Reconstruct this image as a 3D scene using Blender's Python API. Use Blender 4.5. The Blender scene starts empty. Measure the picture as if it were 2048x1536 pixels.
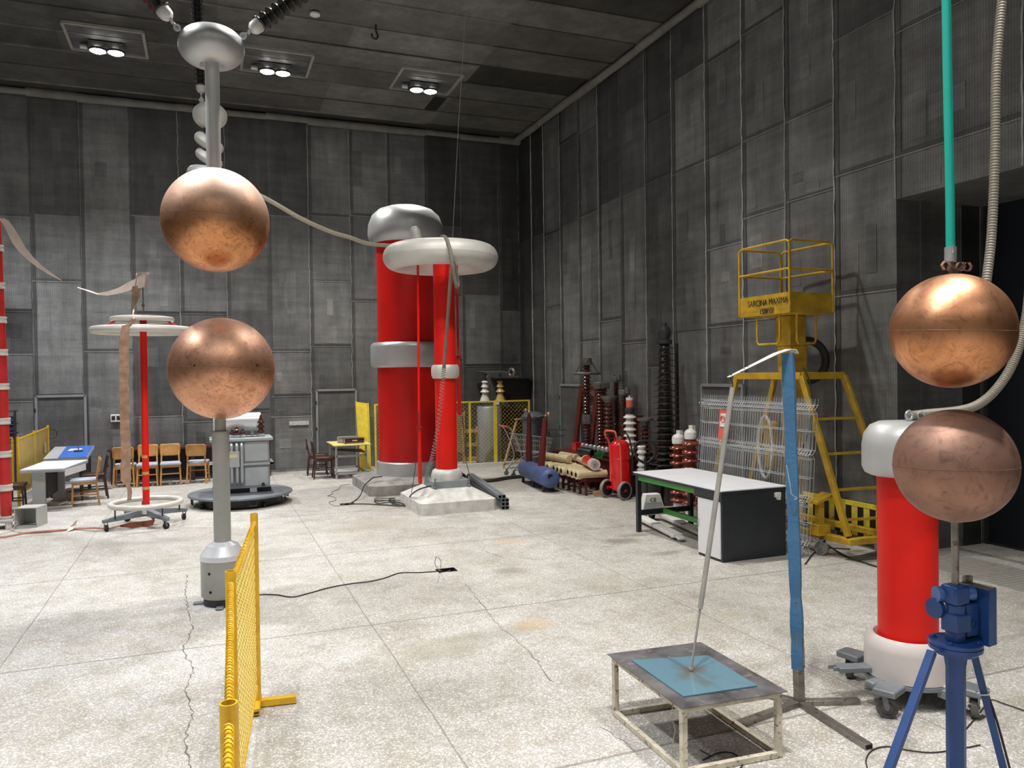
import bpy, math, random
from mathutils import Vector, Matrix
from math import pi, sin, cos, tan, radians as R
random.seed(7)
sc = bpy.context.scene
COL = sc.collection
V = Vector

# ------------------------------------------------------------------ camera
CAMH = 2.3
YAW, PITCH, ROLL, FPX = 0.373692387, -0.0142434688, -0.0137802196, 1561.6
_f = V((sin(YAW)*cos(PITCH), cos(YAW)*cos(PITCH), sin(PITCH)))
_r = V((cos(YAW), -sin(YAW), 0)); _u = _r.cross(_f)
CR = _r*cos(ROLL)+_u*sin(ROLL); CU = -_r*sin(ROLL)+_u*cos(ROLL); CF = _f
CO = V((0, 0, CAMH))
cam = bpy.data.cameras.new('camera'); co = bpy.data.objects.new('camera', cam); COL.objects.link(co)
m = Matrix((CR, CU, -CF)).transposed().to_4x4(); m.translation = CO
co.matrix_world = m
cam.sensor_width = 36; cam.lens = FPX/2048*36; cam.clip_end = 200; cam.clip_start = .05
sc.camera = co
# survey helpers: turn a direction seen from the camera into a point on a real plane of the room
def ray(x, y): return CR*((x-1024)/FPX) - CU*((y-768)/FPX) + CF
def fl(x, y, z=0.0):
    d = ray(x, y); return CO + d*((z-CAMH)/d.z)
def py(x, y, Y):
    d = ray(x, y); return CO + d*(Y/d.y)
def px(x, y, X):
    d = ray(x, y); return CO + d*(X/d.x)

# ------------------------------------------------------------------ world, exposure, lights
w = bpy.data.worlds.new('world'); sc.world = w; w.use_nodes = True
w.node_tree.nodes['Background'].inputs[0].default_value = (.75, .8, .9, 1)
w.node_tree.nodes['Background'].inputs[1].default_value = 0.05
sc.view_settings.view_transform = 'Standard'; sc.view_settings.look = 'None'
sc.view_settings.exposure = 0.13; sc.view_settings.gamma = 1.0; sc.view_settings.use_curve_mapping = False
LAMP_W = 1400.0
LAMP_SIZE = R(112)
LAMPS = [(x, y) for y in (16.3, 9.3, 2.3, -4.7) for x in (-4.6, -1.6, 1.4, 4.45)]

# ------------------------------------------------------------------ materials
def nt(name):
    mt = bpy.data.materials.new(name); mt.use_nodes = True
    return mt, mt.node_tree.nodes, mt.node_tree.links, mt.node_tree.nodes['Principled BSDF']
def mat(name, col, rough=.5, metal=0., var=.12, scale=6., bump=0., bscale=40., col2=None, thr=None, spec=.5, alpha=None, coat=0):
    """procedural: colour broken up by noise; col2 shows through in worn patches above thr"""
    mt, N, L, P = nt(name)
    tc = N.new('ShaderNodeTexCoord')
    no = N.new('ShaderNodeTexNoise'); no.inputs['Scale'].default_value = scale; no.inputs['Detail'].default_value = 6
    L.new(tc.outputs['Object'], no.inputs['Vector'])
    rp = N.new('ShaderNodeValToRGB')
    c = list(col)
    rp.color_ramp.elements[0].position = .3; rp.color_ramp.elements[1].position = .7
    rp.color_ramp.elements[0].color = [max(0, k*(1-var)) for k in c]+[1]
    rp.color_ramp.elements[1].color = [min(1, k*(1+var)) for k in c]+[1]
    L.new(no.outputs['Fac'], rp.inputs['Fac'])
    out = rp.outputs['Color']
    if col2 is not None:
        n2 = N.new('ShaderNodeTexNoise'); n2.inputs['Scale'].default_value = scale*2.3; n2.inputs['Detail'].default_value = 9; n2.inputs['Roughness'].default_value = .7
        L.new(tc.outputs['Object'], n2.inputs['Vector'])
        r2 = N.new('ShaderNodeValToRGB'); r2.color_ramp.elements[0].position = thr; r2.color_ramp.elements[1].position = min(1, thr+.08)
        L.new(n2.outputs['Fac'], r2.inputs['Fac'])
        mx = N.new('ShaderNodeMix'); mx.data_type = 'RGBA'
        L.new(r2.outputs['Color'], mx.inputs['Factor']); L.new(out, mx.inputs['A']); mx.inputs['B'].default_value = list(col2)+[1]
        out = mx.outputs['Result']
    L.new(out, P.inputs['Base Color'])
    P.inputs['Roughness'].default_value = rough; P.inputs['Metallic'].default_value = metal
    P.inputs['Specular IOR Level'].default_value = spec
    if coat: P.inputs['Coat Weight'].default_value = coat; P.inputs['Coat Roughness'].default_value = .1
    if bump:
        b = N.new('ShaderNodeBump'); b.inputs['Strength'].default_value = bump; b.inputs['Distance'].default_value = .01
        n3 = N.new('ShaderNodeTexNoise'); n3.inputs['Scale'].default_value = bscale; n3.inputs['Detail'].default_value = 4
        L.new(tc.outputs['Object'], n3.inputs['Vector']); L.new(n3.outputs['Fac'], b.inputs['Height']); L.new(b.outputs['Normal'], P.inputs['Normal'])
    return mt

def copper_mat(name, base, dark, rough, dust, dustlev, rv=.12, mtl=1.0):
    mt, N, L, P = nt(name)
    tc = N.new('ShaderNodeTexCoord')
    def noise(s, d=6, r=.6, dist=0.):
        n = N.new('ShaderNodeTexNoise'); n.inputs['Scale'].default_value = s; n.inputs['Detail'].default_value = d
        n.inputs['Roughness'].default_value = r; n.inputs['Distortion'].default_value = dist
        L.new(tc.outputs['Object'], n.inputs['Vector']); return n.outputs['Fac']
    def ramp(src, a, b, c0=(0,0,0,1), c1=(1,1,1,1)):
        r = N.new('ShaderNodeValToRGB'); r.color_ramp.elements[0].position = a; r.color_ramp.elements[1].position = b
        r.color_ramp.elements[0].color = c0; r.color_ramp.elements[1].color = c1; L.new(src, r.inputs['Fac']); return r.outputs['Color']
    def mix(f, a, b):
        x = N.new('ShaderNodeMix'); x.data_type = 'RGBA'
        if isinstance(f, float): x.inputs['Factor'].default_value = f
        else: L.new(f, x.inputs['Factor'])
        for k, s in (('A', a), ('B', b)):
            if isinstance(s, tuple): x.inputs[k].default_value = s
            else: L.new(s, x.inputs[k])
        return x.outputs['Result']
    big = ramp(noise(2.6, 6, .65, .8), .35, .72)
    c = mix(big, tuple(base)+(1,), tuple(dark)+(1,))
    fine = ramp(noise(11, 9, .75, 1.8), .5, .66)
    fm = N.new('ShaderNodeMath'); fm.operation = 'MULTIPLY'; L.new(fine, fm.inputs[0]); fm.inputs[1].default_value = .7
    c = mix(fm.outputs[0], c, (dark[0]*.5, dark[1]*.5, dark[2]*.55, 1))
    # settled dust on the upper cap, an oxide film with its own shape
    sp = N.new('ShaderNodeSeparateXYZ'); L.new(tc.outputs['Object'], sp.inputs[0])
    ad = N.new('ShaderNodeMath'); ad.operation = 'MULTIPLY_ADD'; L.new(noise(3.5, 5, .6), ad.inputs[0]); ad.inputs[1].default_value = .25; L.new(sp.outputs['Z'], ad.inputs[2])
    du = ramp(ad.outputs[0], dustlev, dustlev+.5)
    dm = N.new('ShaderNodeMath'); dm.operation = 'MULTIPLY'; L.new(du, dm.inputs[0]); dm.inputs[1].default_value = dust
    c = mix(dm.outputs[0], c, (.72, .58, .5, 1))
    L.new(c, P.inputs['Base Color'])
    mm = N.new('ShaderNodeMath'); mm.operation = 'MULTIPLY_ADD'; L.new(dm.outputs[0], mm.inputs[0]); mm.inputs[1].default_value = -.75*mtl; mm.inputs[2].default_value = mtl
    L.new(mm.outputs[0], P.inputs['Metallic'])
    rr = N.new('ShaderNodeMath'); rr.operation = 'MULTIPLY_ADD'; L.new(big, rr.inputs[0]); rr.inputs[1].default_value = rv; rr.inputs[2].default_value = rough
    r2 = N.new('ShaderNodeMath'); r2.operation = 'MULTIPLY_ADD'; L.new(dm.outputs[0], r2.inputs[0]); r2.inputs[1].default_value = .3; L.new(rr.outputs[0], r2.inputs[2])
    L.new(r2.outputs[0], P.inputs['Roughness'])
    b = N.new('ShaderNodeBump'); b.inputs['Strength'].default_value = .1; b.inputs['Distance'].default_value = .02
    L.new(noise(8, 4, .55), b.inputs['Height']); L.new(b.outputs['Normal'], P.inputs['Normal'])
    return mt

M = {}
M['cop_ul'] = copper_mat('copper upper', (.85, .38, .16), (.45, .2, .1), .32, .8, .0)
M['cop_ll'] = copper_mat('copper lower', (.84, .43, .26), (.5, .25, .15), .36, .35, .1)
M['cop_ur'] = copper_mat('copper bright', (.82, .38, .18), (.48, .21, .1), .33, .25, .05)
M['cop_lr'] = copper_mat('copper oxidised', (.38, .21, .15), (.24, .13, .095), .5, .15, .1, .1, .7)
M['copper'] = mat('copper strip', (.45, .29, .21), .4, .65, .25, 9, .5, 25, (.35, .22, .15), .6)
M['tape_pale'] = mat('pale tape', (.62, .5, .44), .5, .2, .12, 8, .3, 30)
M['tape_brown'] = mat('brown tape', (.23, .07, .04), .5, .2, .2, 8)
M['red'] = mat('red lacquer', (.56, .008, .006), .38, 0, .1, 1.5, .03, 20, spec=.35)
M['red2'] = mat('bright red lacquer', (.74, .012, .006), .45, 0, .08, 2, spec=.3)
M['redfade'] = mat('red mast paint', (.52, .02, .02), .4, 0, .15, 5)
M['alu'] = mat('aluminium spun', (.5, .51, .51), .4, .5, .08, 3, 0, 10, (.42, .42, .41), .66)
M['aluwhite'] = mat('pale aluminium', (.62, .61, .57), .48, .15, .08, 4, 0, 8, (.48, .46, .42), .68)
M['cap'] = mat('grey painted aluminium', (.52, .53, .52), .38, .25, .06, 4, .02, 8)
M['pinkish'] = mat('translucent grey ring', (.66, .6, .58), .35, 0, .08, 2)
M['stand'] = mat('stand grey paint', (.37, .37, .34), .42, .1, .06, 8)
M['drum'] = mat('drum grey enamel', (.36, .36, .335), .35, .1, .06, 6, 0, 40, (.2, .2, .19), .74)
M['cone'] = mat('cone white enamel', (.72, .73, .76), .3, .2, .04, 6)
M['dark'] = mat('dark steel', (.035, .037, .04), .5, .3, .2, 10)
M['black'] = mat('black rubber', (.012, .012, .012), .6, 0, .2, 12)
M['greyrub'] = mat('grey caster', (.22, .22, .21), .6, 0, .15, 12)
M['castersteel'] = mat('slate paint', (.2, .22, .24), .45, .2, .12, 8, 0, 40, (.1, .1, .1), .7)
M['yellow'] = mat('yellow paint', (.72, .42, .015), .38, .05, .14, 14, .2, 60, (.45, .25, .03), .7)
M['yellow2'] = mat('lemon yellow paint', (.85, .68, .06), .4, 0, .12, 10)
M['liftyel'] = mat('ochre lift paint', (.5, .31, .022), .45, .1, .22, 6, .1, 30, (.2, .13, .05), .64)
M['meshyel'] = mat('yellow coated wire', (.8, .56, .1), .45, .1, .1, 20)
M['blue'] = mat('machine blue enamel', (.014, .055, .2), .33, .1, .12, 8, .05, 30, (.02, .04, .12), .68)
M['bluemotor'] = mat('motor blue enamel', (.06, .14, .38), .3, .2, .1, 8)
M['bluefoam'] = mat('blue padding', (.055, .175, .34), .7, 0, .1, 5, .4, 30, (.03, .13, .3), .68)
M['foam_tear'] = mat('torn brown padding', (.38, .22, .13), .8, 0, .2, 20)
M['rawsteel'] = mat('raw steel', (.25, .23, .21), .4, .7, .35, 9, .1, 40, (.16, .09, .06), .55)
M['rustwhite'] = mat('chipped cream paint', (.6, .55, .44), .6, 0, .2, 12, .3, 40, (.14, .06, .04), .56)
M['plate'] = mat('scorched steel sheet', (.14, .135, .14), .5, .5, .5, 6, .1, 20, (.3, .24, .22), .58)
M['white'] = mat('white laminate', (.78, .79, .83), .35, 0, .03, 5)
M['whitepaint'] = mat('white paint', (.75, .74, .7), .45, 0, .08, 12)
M['green'] = mat('green paint', (.06, .34, .06), .4, 0, .12, 14)
M['benchdark'] = mat('bench anthracite', (.022, .027, .034), .38, .1, .1, 8)
M['teal'] = mat('teal plastic tube', (.02, .45, .36), .35, 0, .05, 3)
M['concrete'] = mat('plinth concrete', (.33, .32, .29), .9, 0, .35, 5, .8, 25, (.5, .49, .46), .6)
M['concwhite'] = mat('whitewashed concrete', (.6, .59, .55), .9, 0, .2, 6, .8, 25, (.3, .29, .26), .62)
M['galv'] = mat('galvanised steel', (.55, .57, .58), .42, .6, .15, 20)
M['trgrey'] = mat('transformer grey', (.28, .31, .32), .45, .2, .1, 5, .05, 20, (.2, .22, .22), .68)
M['trlight'] = mat('transformer light grey', (.42, .45, .47), .42, .2, .08, 5)
M['brownglaze'] = mat('brown porcelain glaze', (.07, .018, .012), .12, 0, .3, 10, coat=.5)
M['redglaze'] = mat('red-brown porcelain', (.2, .035, .02), .15, 0, .2, 8, coat=.5)
M['shedglaze'] = mat('dusty glinting black glaze', (.075, .072, .068), .25, 0, .5, 12, coat=.6)  # paler than the core glaze: shed highlights and dust put into the colour
M['blackglaze'] = mat('black porcelain glaze', (.02, .018, .016), .22, 0, .3, 10, coat=.6)
M['whiteglaze'] = mat('white porcelain', (.72, .71, .68), .2, 0, .05, 8, coat=.3)
M['creamglaze'] = mat('yellow porcelain', (.62, .4, .13), .25, 0, .15, 8, coat=.3)
M['cream'] = mat('cream tube', (.66, .56, .34), .45, 0, .12, 8, .1, 20, (.5, .4, .22), .66)
M['ironcap'] = mat('cast iron cap', (.16, .165, .16), .55, .5, .3, 20)
M['wood'] = mat('light beech', (.5, .25, .075), .4, 0, .18, 7)
M['darkwood'] = mat('dark wood', (.06, .022, .014), .4, 0, .3, 9)
M['rawwood'] = mat('raw timber', (.5, .33, .16), .7, 0, .2, 12)
M['seatgrey'] = mat('pale grey upholstery', (.42, .44, .5), .85, 0, .08, 30, .3, 80)
M['deskgrey'] = mat('desk grey metal', (.42, .43, .44), .45, .1, .05, 4)
M['desktop'] = mat('desk white laminate', (.72, .72, .77), .4, 0, .04, 4)
M['bluetop'] = mat('blue glossy sheet', (.05, .16, .55), .3, 0, .1, 4)
M['boxgrey'] = mat('box putty grey', (.42, .42, .39), .5, 0, .06, 6)
M['yelply'] = mat('yellow board', (.48, .34, .09), .6, 0, .15, 4, .1, 30)
M['yeltab'] = mat('yellow table top', (.82, .68, .22), .4, 0, .05, 5)
M['barrel'] = mat('slate barrel paint', (.1, .12, .135), .45, .3, .1, 6)
M['tankblue'] = mat('blue tank paint', (.085, .13, .3), .5, .1, .25, 6, .1, 20, (.13, .13, .18), .62)
M['oxred'] = mat('oxide red rod', (.15, .018, .012), .4, 0, .15, 10)
M['oxbrown'] = mat('oxide red paint', (.12, .02, .018), .55, .1, .3, 10)
M['braid'] = mat('braid grey', (.2, .18, .15), .8, 0, .25, 60, .4, 220)
M['rope'] = mat('braid beige', (.42, .38, .3), .85, 0, .2, 60, .3, 200)
M['hosegrey'] = mat('flexible hose', (.27, .245, .2), .5, .2, .1, 40)
M['cable'] = mat('dark cable', (.03, .028, .027), .5, 0, .2, 30)
M['cablegrey'] = mat('grey cable', (.2, .19, .18), .55, 0, .2, 30)
M['pipegrey'] = mat('grey plastic pipe', (.33, .32, .29), .5, 0, .12, 10)
M['extred'] = mat('extinguisher red', (.72, .008, .012), .25, 0, .06, 4, coat=.4)
M['pinksign'] = mat('faded red sign', (.72, .12, .08), .5, 0, .1, 10)
M['sign'] = mat('sign board grey', (.5, .51, .52), .5, 0, .3, 30)
M['ring'] = mat('pale ring plastic', (.62, .6, .54), .4, .1, .06, 6)
M['doornavy'] = mat('navy door steel', (.011, .015, .022), .45, .2, .15, 3)
M['doorframe'] = mat('grey angle iron', (.3, .32, .34), .45, .3, .1, 6)
M['hole'] = mat('hole shade black', (.006, .006, .006), .9, 0, .1, 5)  # near black: the shade inside holes and pits put into the colour
M['binblack'] = mat('dark bin plastic', (.03, .032, .034), .5, 0, .1, 5)
M['tear'] = mat('text black', (.03, .025, .015), .7, 0, .3, 60)
M['sheetgrey'] = mat('dark floor sheet', (.1, .1, .1), .7, .1, .3, 4)
M['cornice'] = mat('cornice padding', (.19, .185, .17), .8, 0, .2, 3)
M['crack'] = mat('crack shadow grime', (.13, .12, .1), .9, 0, .2, 20)

def glass_mat(name, col, rough=.02, tr=1.0):
    mt, N, L, P = nt(name)
    P.inputs['Base Color'].default_value = list(col)+[1]; P.inputs['Transmission Weight'].default_value = tr
    P.inputs['Roughness'].default_value = rough; P.inputs['IOR'].default_value = 1.5
    no = N.new('ShaderNodeTexNoise'); no.inputs['Scale'].default_value = 5; tc = N.new('ShaderNodeTexCoord')
    L.new(tc.outputs['Object'], no.inputs['Vector'])
    mr = N.new('ShaderNodeMapRange'); mr.inputs['To Min'].default_value = rough*.6; mr.inputs['To Max'].default_value = rough*1.6+.02
    L.new(no.outputs['Fac'], mr.inputs['Value']); L.new(mr.outputs['Result'], P.inputs['Roughness'])
    return mt
M['glass'] = glass_mat('insulator glass', (.8, .95, .92))
# glass sheet coated with a blue film, burnt brown around the rod foot
def pane_mat():
    mt, N, L, P = nt('blue dusty glass sheet')
    tc = N.new('ShaderNodeTexCoord')
    no = N.new('ShaderNodeTexNoise'); no.inputs['Scale'].default_value = 7; no.inputs['Detail'].default_value = 6
    L.new(tc.outputs['Object'], no.inputs['Vector'])
    g = N.new('ShaderNodeVectorMath'); g.operation = 'LENGTH'
    mp = N.new('ShaderNodeMapping'); mp.inputs['Location'].default_value = (-.01, .03, 0); mp.inputs['Scale'].default_value = (2.5, 1.9, 0)
    L.new(tc.outputs['Object'], mp.inputs['Vector']); L.new(mp.outputs[0], g.inputs[0])
    ad = N.new('ShaderNodeMath'); ad.operation = 'MULTIPLY_ADD'; L.new(no.outputs['Fac'], ad.inputs[0]); ad.inputs[1].default_value = 1.25; L.new(g.outputs['Value'], ad.inputs[2])
    rp = N.new('ShaderNodeValToRGB'); e = rp.color_ramp.elements
    e[0].position = .62; e[0].color = (.13, .12, .095, 1); e[1].position = 1.3; e[1].color = (.12, .23, .29, 1)
    L.new(ad.outputs[0], rp.inputs['Fac']); L.new(rp.outputs['Color'], P.inputs['Base Color'])
    P.inputs['Roughness'].default_value = .3; P.inputs['Coat Weight'].default_value = .8; P.inputs['Coat Roughness'].default_value = .04
    return mt
M['pane'] = pane_mat()

def emis(name, col, s):
    mt, N, L, P = nt(name)
    P.inputs['Base Color'].default_value = (.8, .8, .8, 1)
    P.inputs['Emission Color'].default_value = list(col)+[1]; P.inputs['Emission Strength'].default_value = s
    return mt
M['led'] = emis('led lamp', (1, .98, .95), 60)

# wall: knitted wire mesh panels, tone stored per panel
def wall_mat(name, axis):
    mt, N, L, P = nt(name)
    tc = N.new('ShaderNodeTexCoord'); at = N.new('ShaderNodeAttribute'); at.attribute_name = 'tone'
    def wave(s, d, sc, dist=1.):
        x = N.new('ShaderNodeTexWave'); x.bands_direction = d; x.inputs['Scale'].default_value = s
        x.inputs['Distortion'].default_value = dist; x.inputs['Detail'].default_value = 2; x.inputs['Detail Scale'].default_value = .6
        L.new(tc.outputs['Object'], x.inputs['Vector'])
        mr = N.new('ShaderNodeMapRange'); mr.inputs['To Min'].default_value = 1-sc; mr.inputs['To Max'].default_value = 1+sc
        L.new(x.outputs['Fac'], mr.inputs['Value']); return mr.outputs['Result']
    def noise(s, sc, stretch=(1, 1, 1)):
        mp = N.new('ShaderNodeMapping'); mp.inputs['Scale'].default_value = stretch; L.new(tc.outputs['Object'], mp.inputs[0])
        x = N.new('ShaderNodeTexNoise'); x.inputs['Scale'].default_value = s; x.inputs['Detail'].default_value = 6; x.inputs['Roughness'].default_value = .65
        L.new(mp.outputs[0], x.inputs['Vector'])
        mr = N.new('ShaderNodeMapRange'); mr.inputs['From Min'].default_value = .25; mr.inputs['From Max'].default_value = .75
        mr.inputs['To Min'].default_value = 1-sc; mr.inputs['To Max'].default_value = 1+sc
        L.new(x.outputs['Fac'], mr.inputs['Value']); return mr.outputs['Result']
    def mul(a, b):
        x = N.new('ShaderNodeMath'); x.operation = 'MULTIPLY'; L.new(a, x.inputs[0]); L.new(b, x.inputs[1]); return x.outputs[0]
    f = mul(wave(9, axis, .16, .6), wave(14, 'Z', .07, .8))
    f = mul(f, noise(1.1, .32)); f = mul(f, noise(2.2, .3, (.35, .35, 2.5))); f = mul(f, noise(1.5, .3, (3, 3, .5))); f = mul(f, noise(30, .12))
    vm = N.new('ShaderNodeVectorMath'); vm.operation = 'SCALE'; L.new(at.outputs['Color'], vm.inputs[0]); L.new(f, vm.inputs['Scale'])
    L.new(vm.outputs[0], P.inputs['Base Color']); P.inputs['Roughness'].default_value = .55; P.inputs['Metallic'].default_value = .25
    b = N.new('ShaderNodeBump'); b.inputs['Strength'].default_value = .3; b.inputs['Distance'].default_value = .01
    L.new(f, b.inputs['Height']); L.new(b.outputs['Normal'], P.inputs['Normal'])
    return mt
M['wallx'] = wall_mat('wire mesh cladding back', 'X')
M['wally'] = wall_mat('wire mesh cladding side', 'Y')

def floor_mat():
    mt, N, L, P = nt('terrazzo floor')
    tc = N.new('ShaderNodeTexCoord'); O = tc.outputs['Object']
    sp = N.new('ShaderNodeSeparateXYZ'); L.new(O, sp.inputs[0])
    def math_(op, a, b=None, c=None):
        x = N.new('ShaderNodeMath'); x.operation = op
        for i, s in enumerate((a, b, c)):
            if s is None: continue
            if isinstance(s, (int, float)): x.inputs[i].default_value = s
            else: L.new(s, x.inputs[i])
        return x.outputs[0]
    def noise(s, d=6, r=.6):
        n = N.new('ShaderNodeTexNoise'); n.inputs['Scale'].default_value = s; n.inputs['Detail'].default_value = d; n.inputs['Roughness'].default_value = r
        L.new(O, n.inputs['Vector']); return n.outputs['Fac']
    def ramp(src, pts):
        r = N.new('ShaderNodeValToRGB'); e = r.color_ramp.elements
        e[0].position, e[0].color = pts[0][0], tuple(pts[0][1])+(1,); e[1].position, e[1].color = pts[-1][0], tuple(pts[-1][1])+(1,)
        for p, c in pts[1:-1]:
            k = e.new(p); k.color = tuple(c)+(1,)
        L.new(src, r.inputs['Fac']); return r.outputs['Color']
    def mix(f, a, b, mode='MIX'):
        x = N.new('ShaderNodeMix'); x.data_type = 'RGBA'; x.blend_type = mode
        if isinstance(f, (float, int)): x.inputs['Factor'].default_value = f
        else: L.new(f, x.inputs['Factor'])
        for k, s in (('A', a), ('B', b)):
            if isinstance(s, tuple): x.inputs[k].default_value = s
            else: L.new(s, x.inputs[k])
        return x.outputs['Result']
    vo = N.new('ShaderNodeTexVoronoi'); vo.inputs['Scale'].default_value = 105; L.new(O, vo.inputs['Vector'])
    sc_ = N.new('ShaderNodeSeparateColor'); L.new(vo.outputs['Color'], sc_.inputs[0])
    chips = ramp(sc_.outputs[0], [(0, (.37, .35, .325)), (.3, (.43, .415, .39)), (.65, (.49, .475, .45)), (.85, (.66, .645, .62)), (1, (.8, .79, .77))])
    mot = ramp(noise(.55, 8, .62), [(.3, (.76, .74, .7)), (.5, (.95, .94, .92)), (.7, (1.0, 1.0, 1.0))])
    c = mix(1., chips, mot, 'MULTIPLY')
    mot2 = ramp(noise(3.2, 8, .7), [(.38, (.83, .81, .76)), (.55, (1, 1, 1)), (.8, (1, 1, 1))])
    c = mix(1., c, mot2, 'MULTIPLY')
    # yellowish and grey spill marks
    sp2 = ramp(noise(1.6, 5, .55), [(.60, (0, 0, 0)), (.72, (1, 1, 1))])
    f2 = math_('MULTIPLY', sp2, .5); c = mix(f2, c, (.36, .31, .2, 1))
    for (x, y, rx, ry, st, cc) in [(1.75, 6.3, .5, .28, .5, (.27, .24, .17, 1)), (2.35, 6.45, .5, .2, .4, (.25, .22, .19, 1)), (2.75, 6.55, .25, .2, .5, (.5, .36, .2, 1)),
                               (5.2, 9.3, .32, .2, .65, (.2, .18, .15, 1)), (5.55, 9.55, .3, .13, .65, (.2, .18, .15, 1)), (5.35, 8.45, .28, .12, .6, (.2, .18, .15, 1)),
                               (3.25, 8.45, .24, .17, .6, (.25, .23, .19, 1)), (3.8, 9.9, .3, .22, .4, (.5, .33, .17, 1)), (.55, 10.6, .7, .3, .5, (.27, .24, .2, 1)),
                               (2.2, 11.9, 1.2, .5, .4, (.3, .27, .22, 1)), (-.6, 12.0, .9, .3, .4, (.3, .28, .25, 1))]:
        dx = math_('DIVIDE', math_('SUBTRACT', sp.outputs['X'], x), rx); dy = math_('DIVIDE', math_('SUBTRACT', sp.outputs['Y'], y), ry)
        d = math_('ADD', math_('MULTIPLY', dx, dx), math_('MULTIPLY', dy, dy))
        d = math_('ADD', d, math_('MULTIPLY', noise(5, 5, .7), 1.6))
        f = math_('SUBTRACT', 1.9, d); f = math_('MULTIPLY', f, st)
        k = N.new('ShaderNodeClamp'); L.new(f, k.inputs[0]); k.inputs['Max'].default_value = st
        c = mix(k.outputs[0], c, cc)
    # saw-cut joints
    jit = math_('MULTIPLY', math_('SUBTRACT', noise(1.2, 3), .5), .03)
    for ax, v0, pitch in (('X', 1.38, 2.95), ('Y', 7.14, 3.03)):
        a = math_('ADD', math_('SUBTRACT', sp.outputs[ax], v0), jit)
        a = math_('ADD', a, pitch*10.5); a = math_('MODULO', a, pitch); a = math_('ABSOLUTE', math_('SUBTRACT', a, pitch*.5))
        k = math_('LESS_THAN', a, .0055 if ax == 'X' else .012); k = math_('MULTIPLY', k, .65)
        c = mix(k, c, (.16, .145, .125, 1))
    L.new(c, P.inputs['Base Color'])
    P.inputs['Roughness'].default_value = .55
    rr = ramp(noise(2.1, 6), [(.3, (.42,)*3), (.7, (.68,)*3)]); L.new(rr, P.inputs['Roughness'])
    P.inputs['Specular IOR Level'].default_value = .3
    b = N.new('ShaderNodeBump'); b.inputs['Strength'].default_value = .15; b.inputs['Distance'].default_value = .004; L.new(noise(18, 4), b.inputs['Height']); L.new(b.outputs['Normal'], P.inputs['Normal'])
    return mt
M['floor'] = floor_mat()

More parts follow.
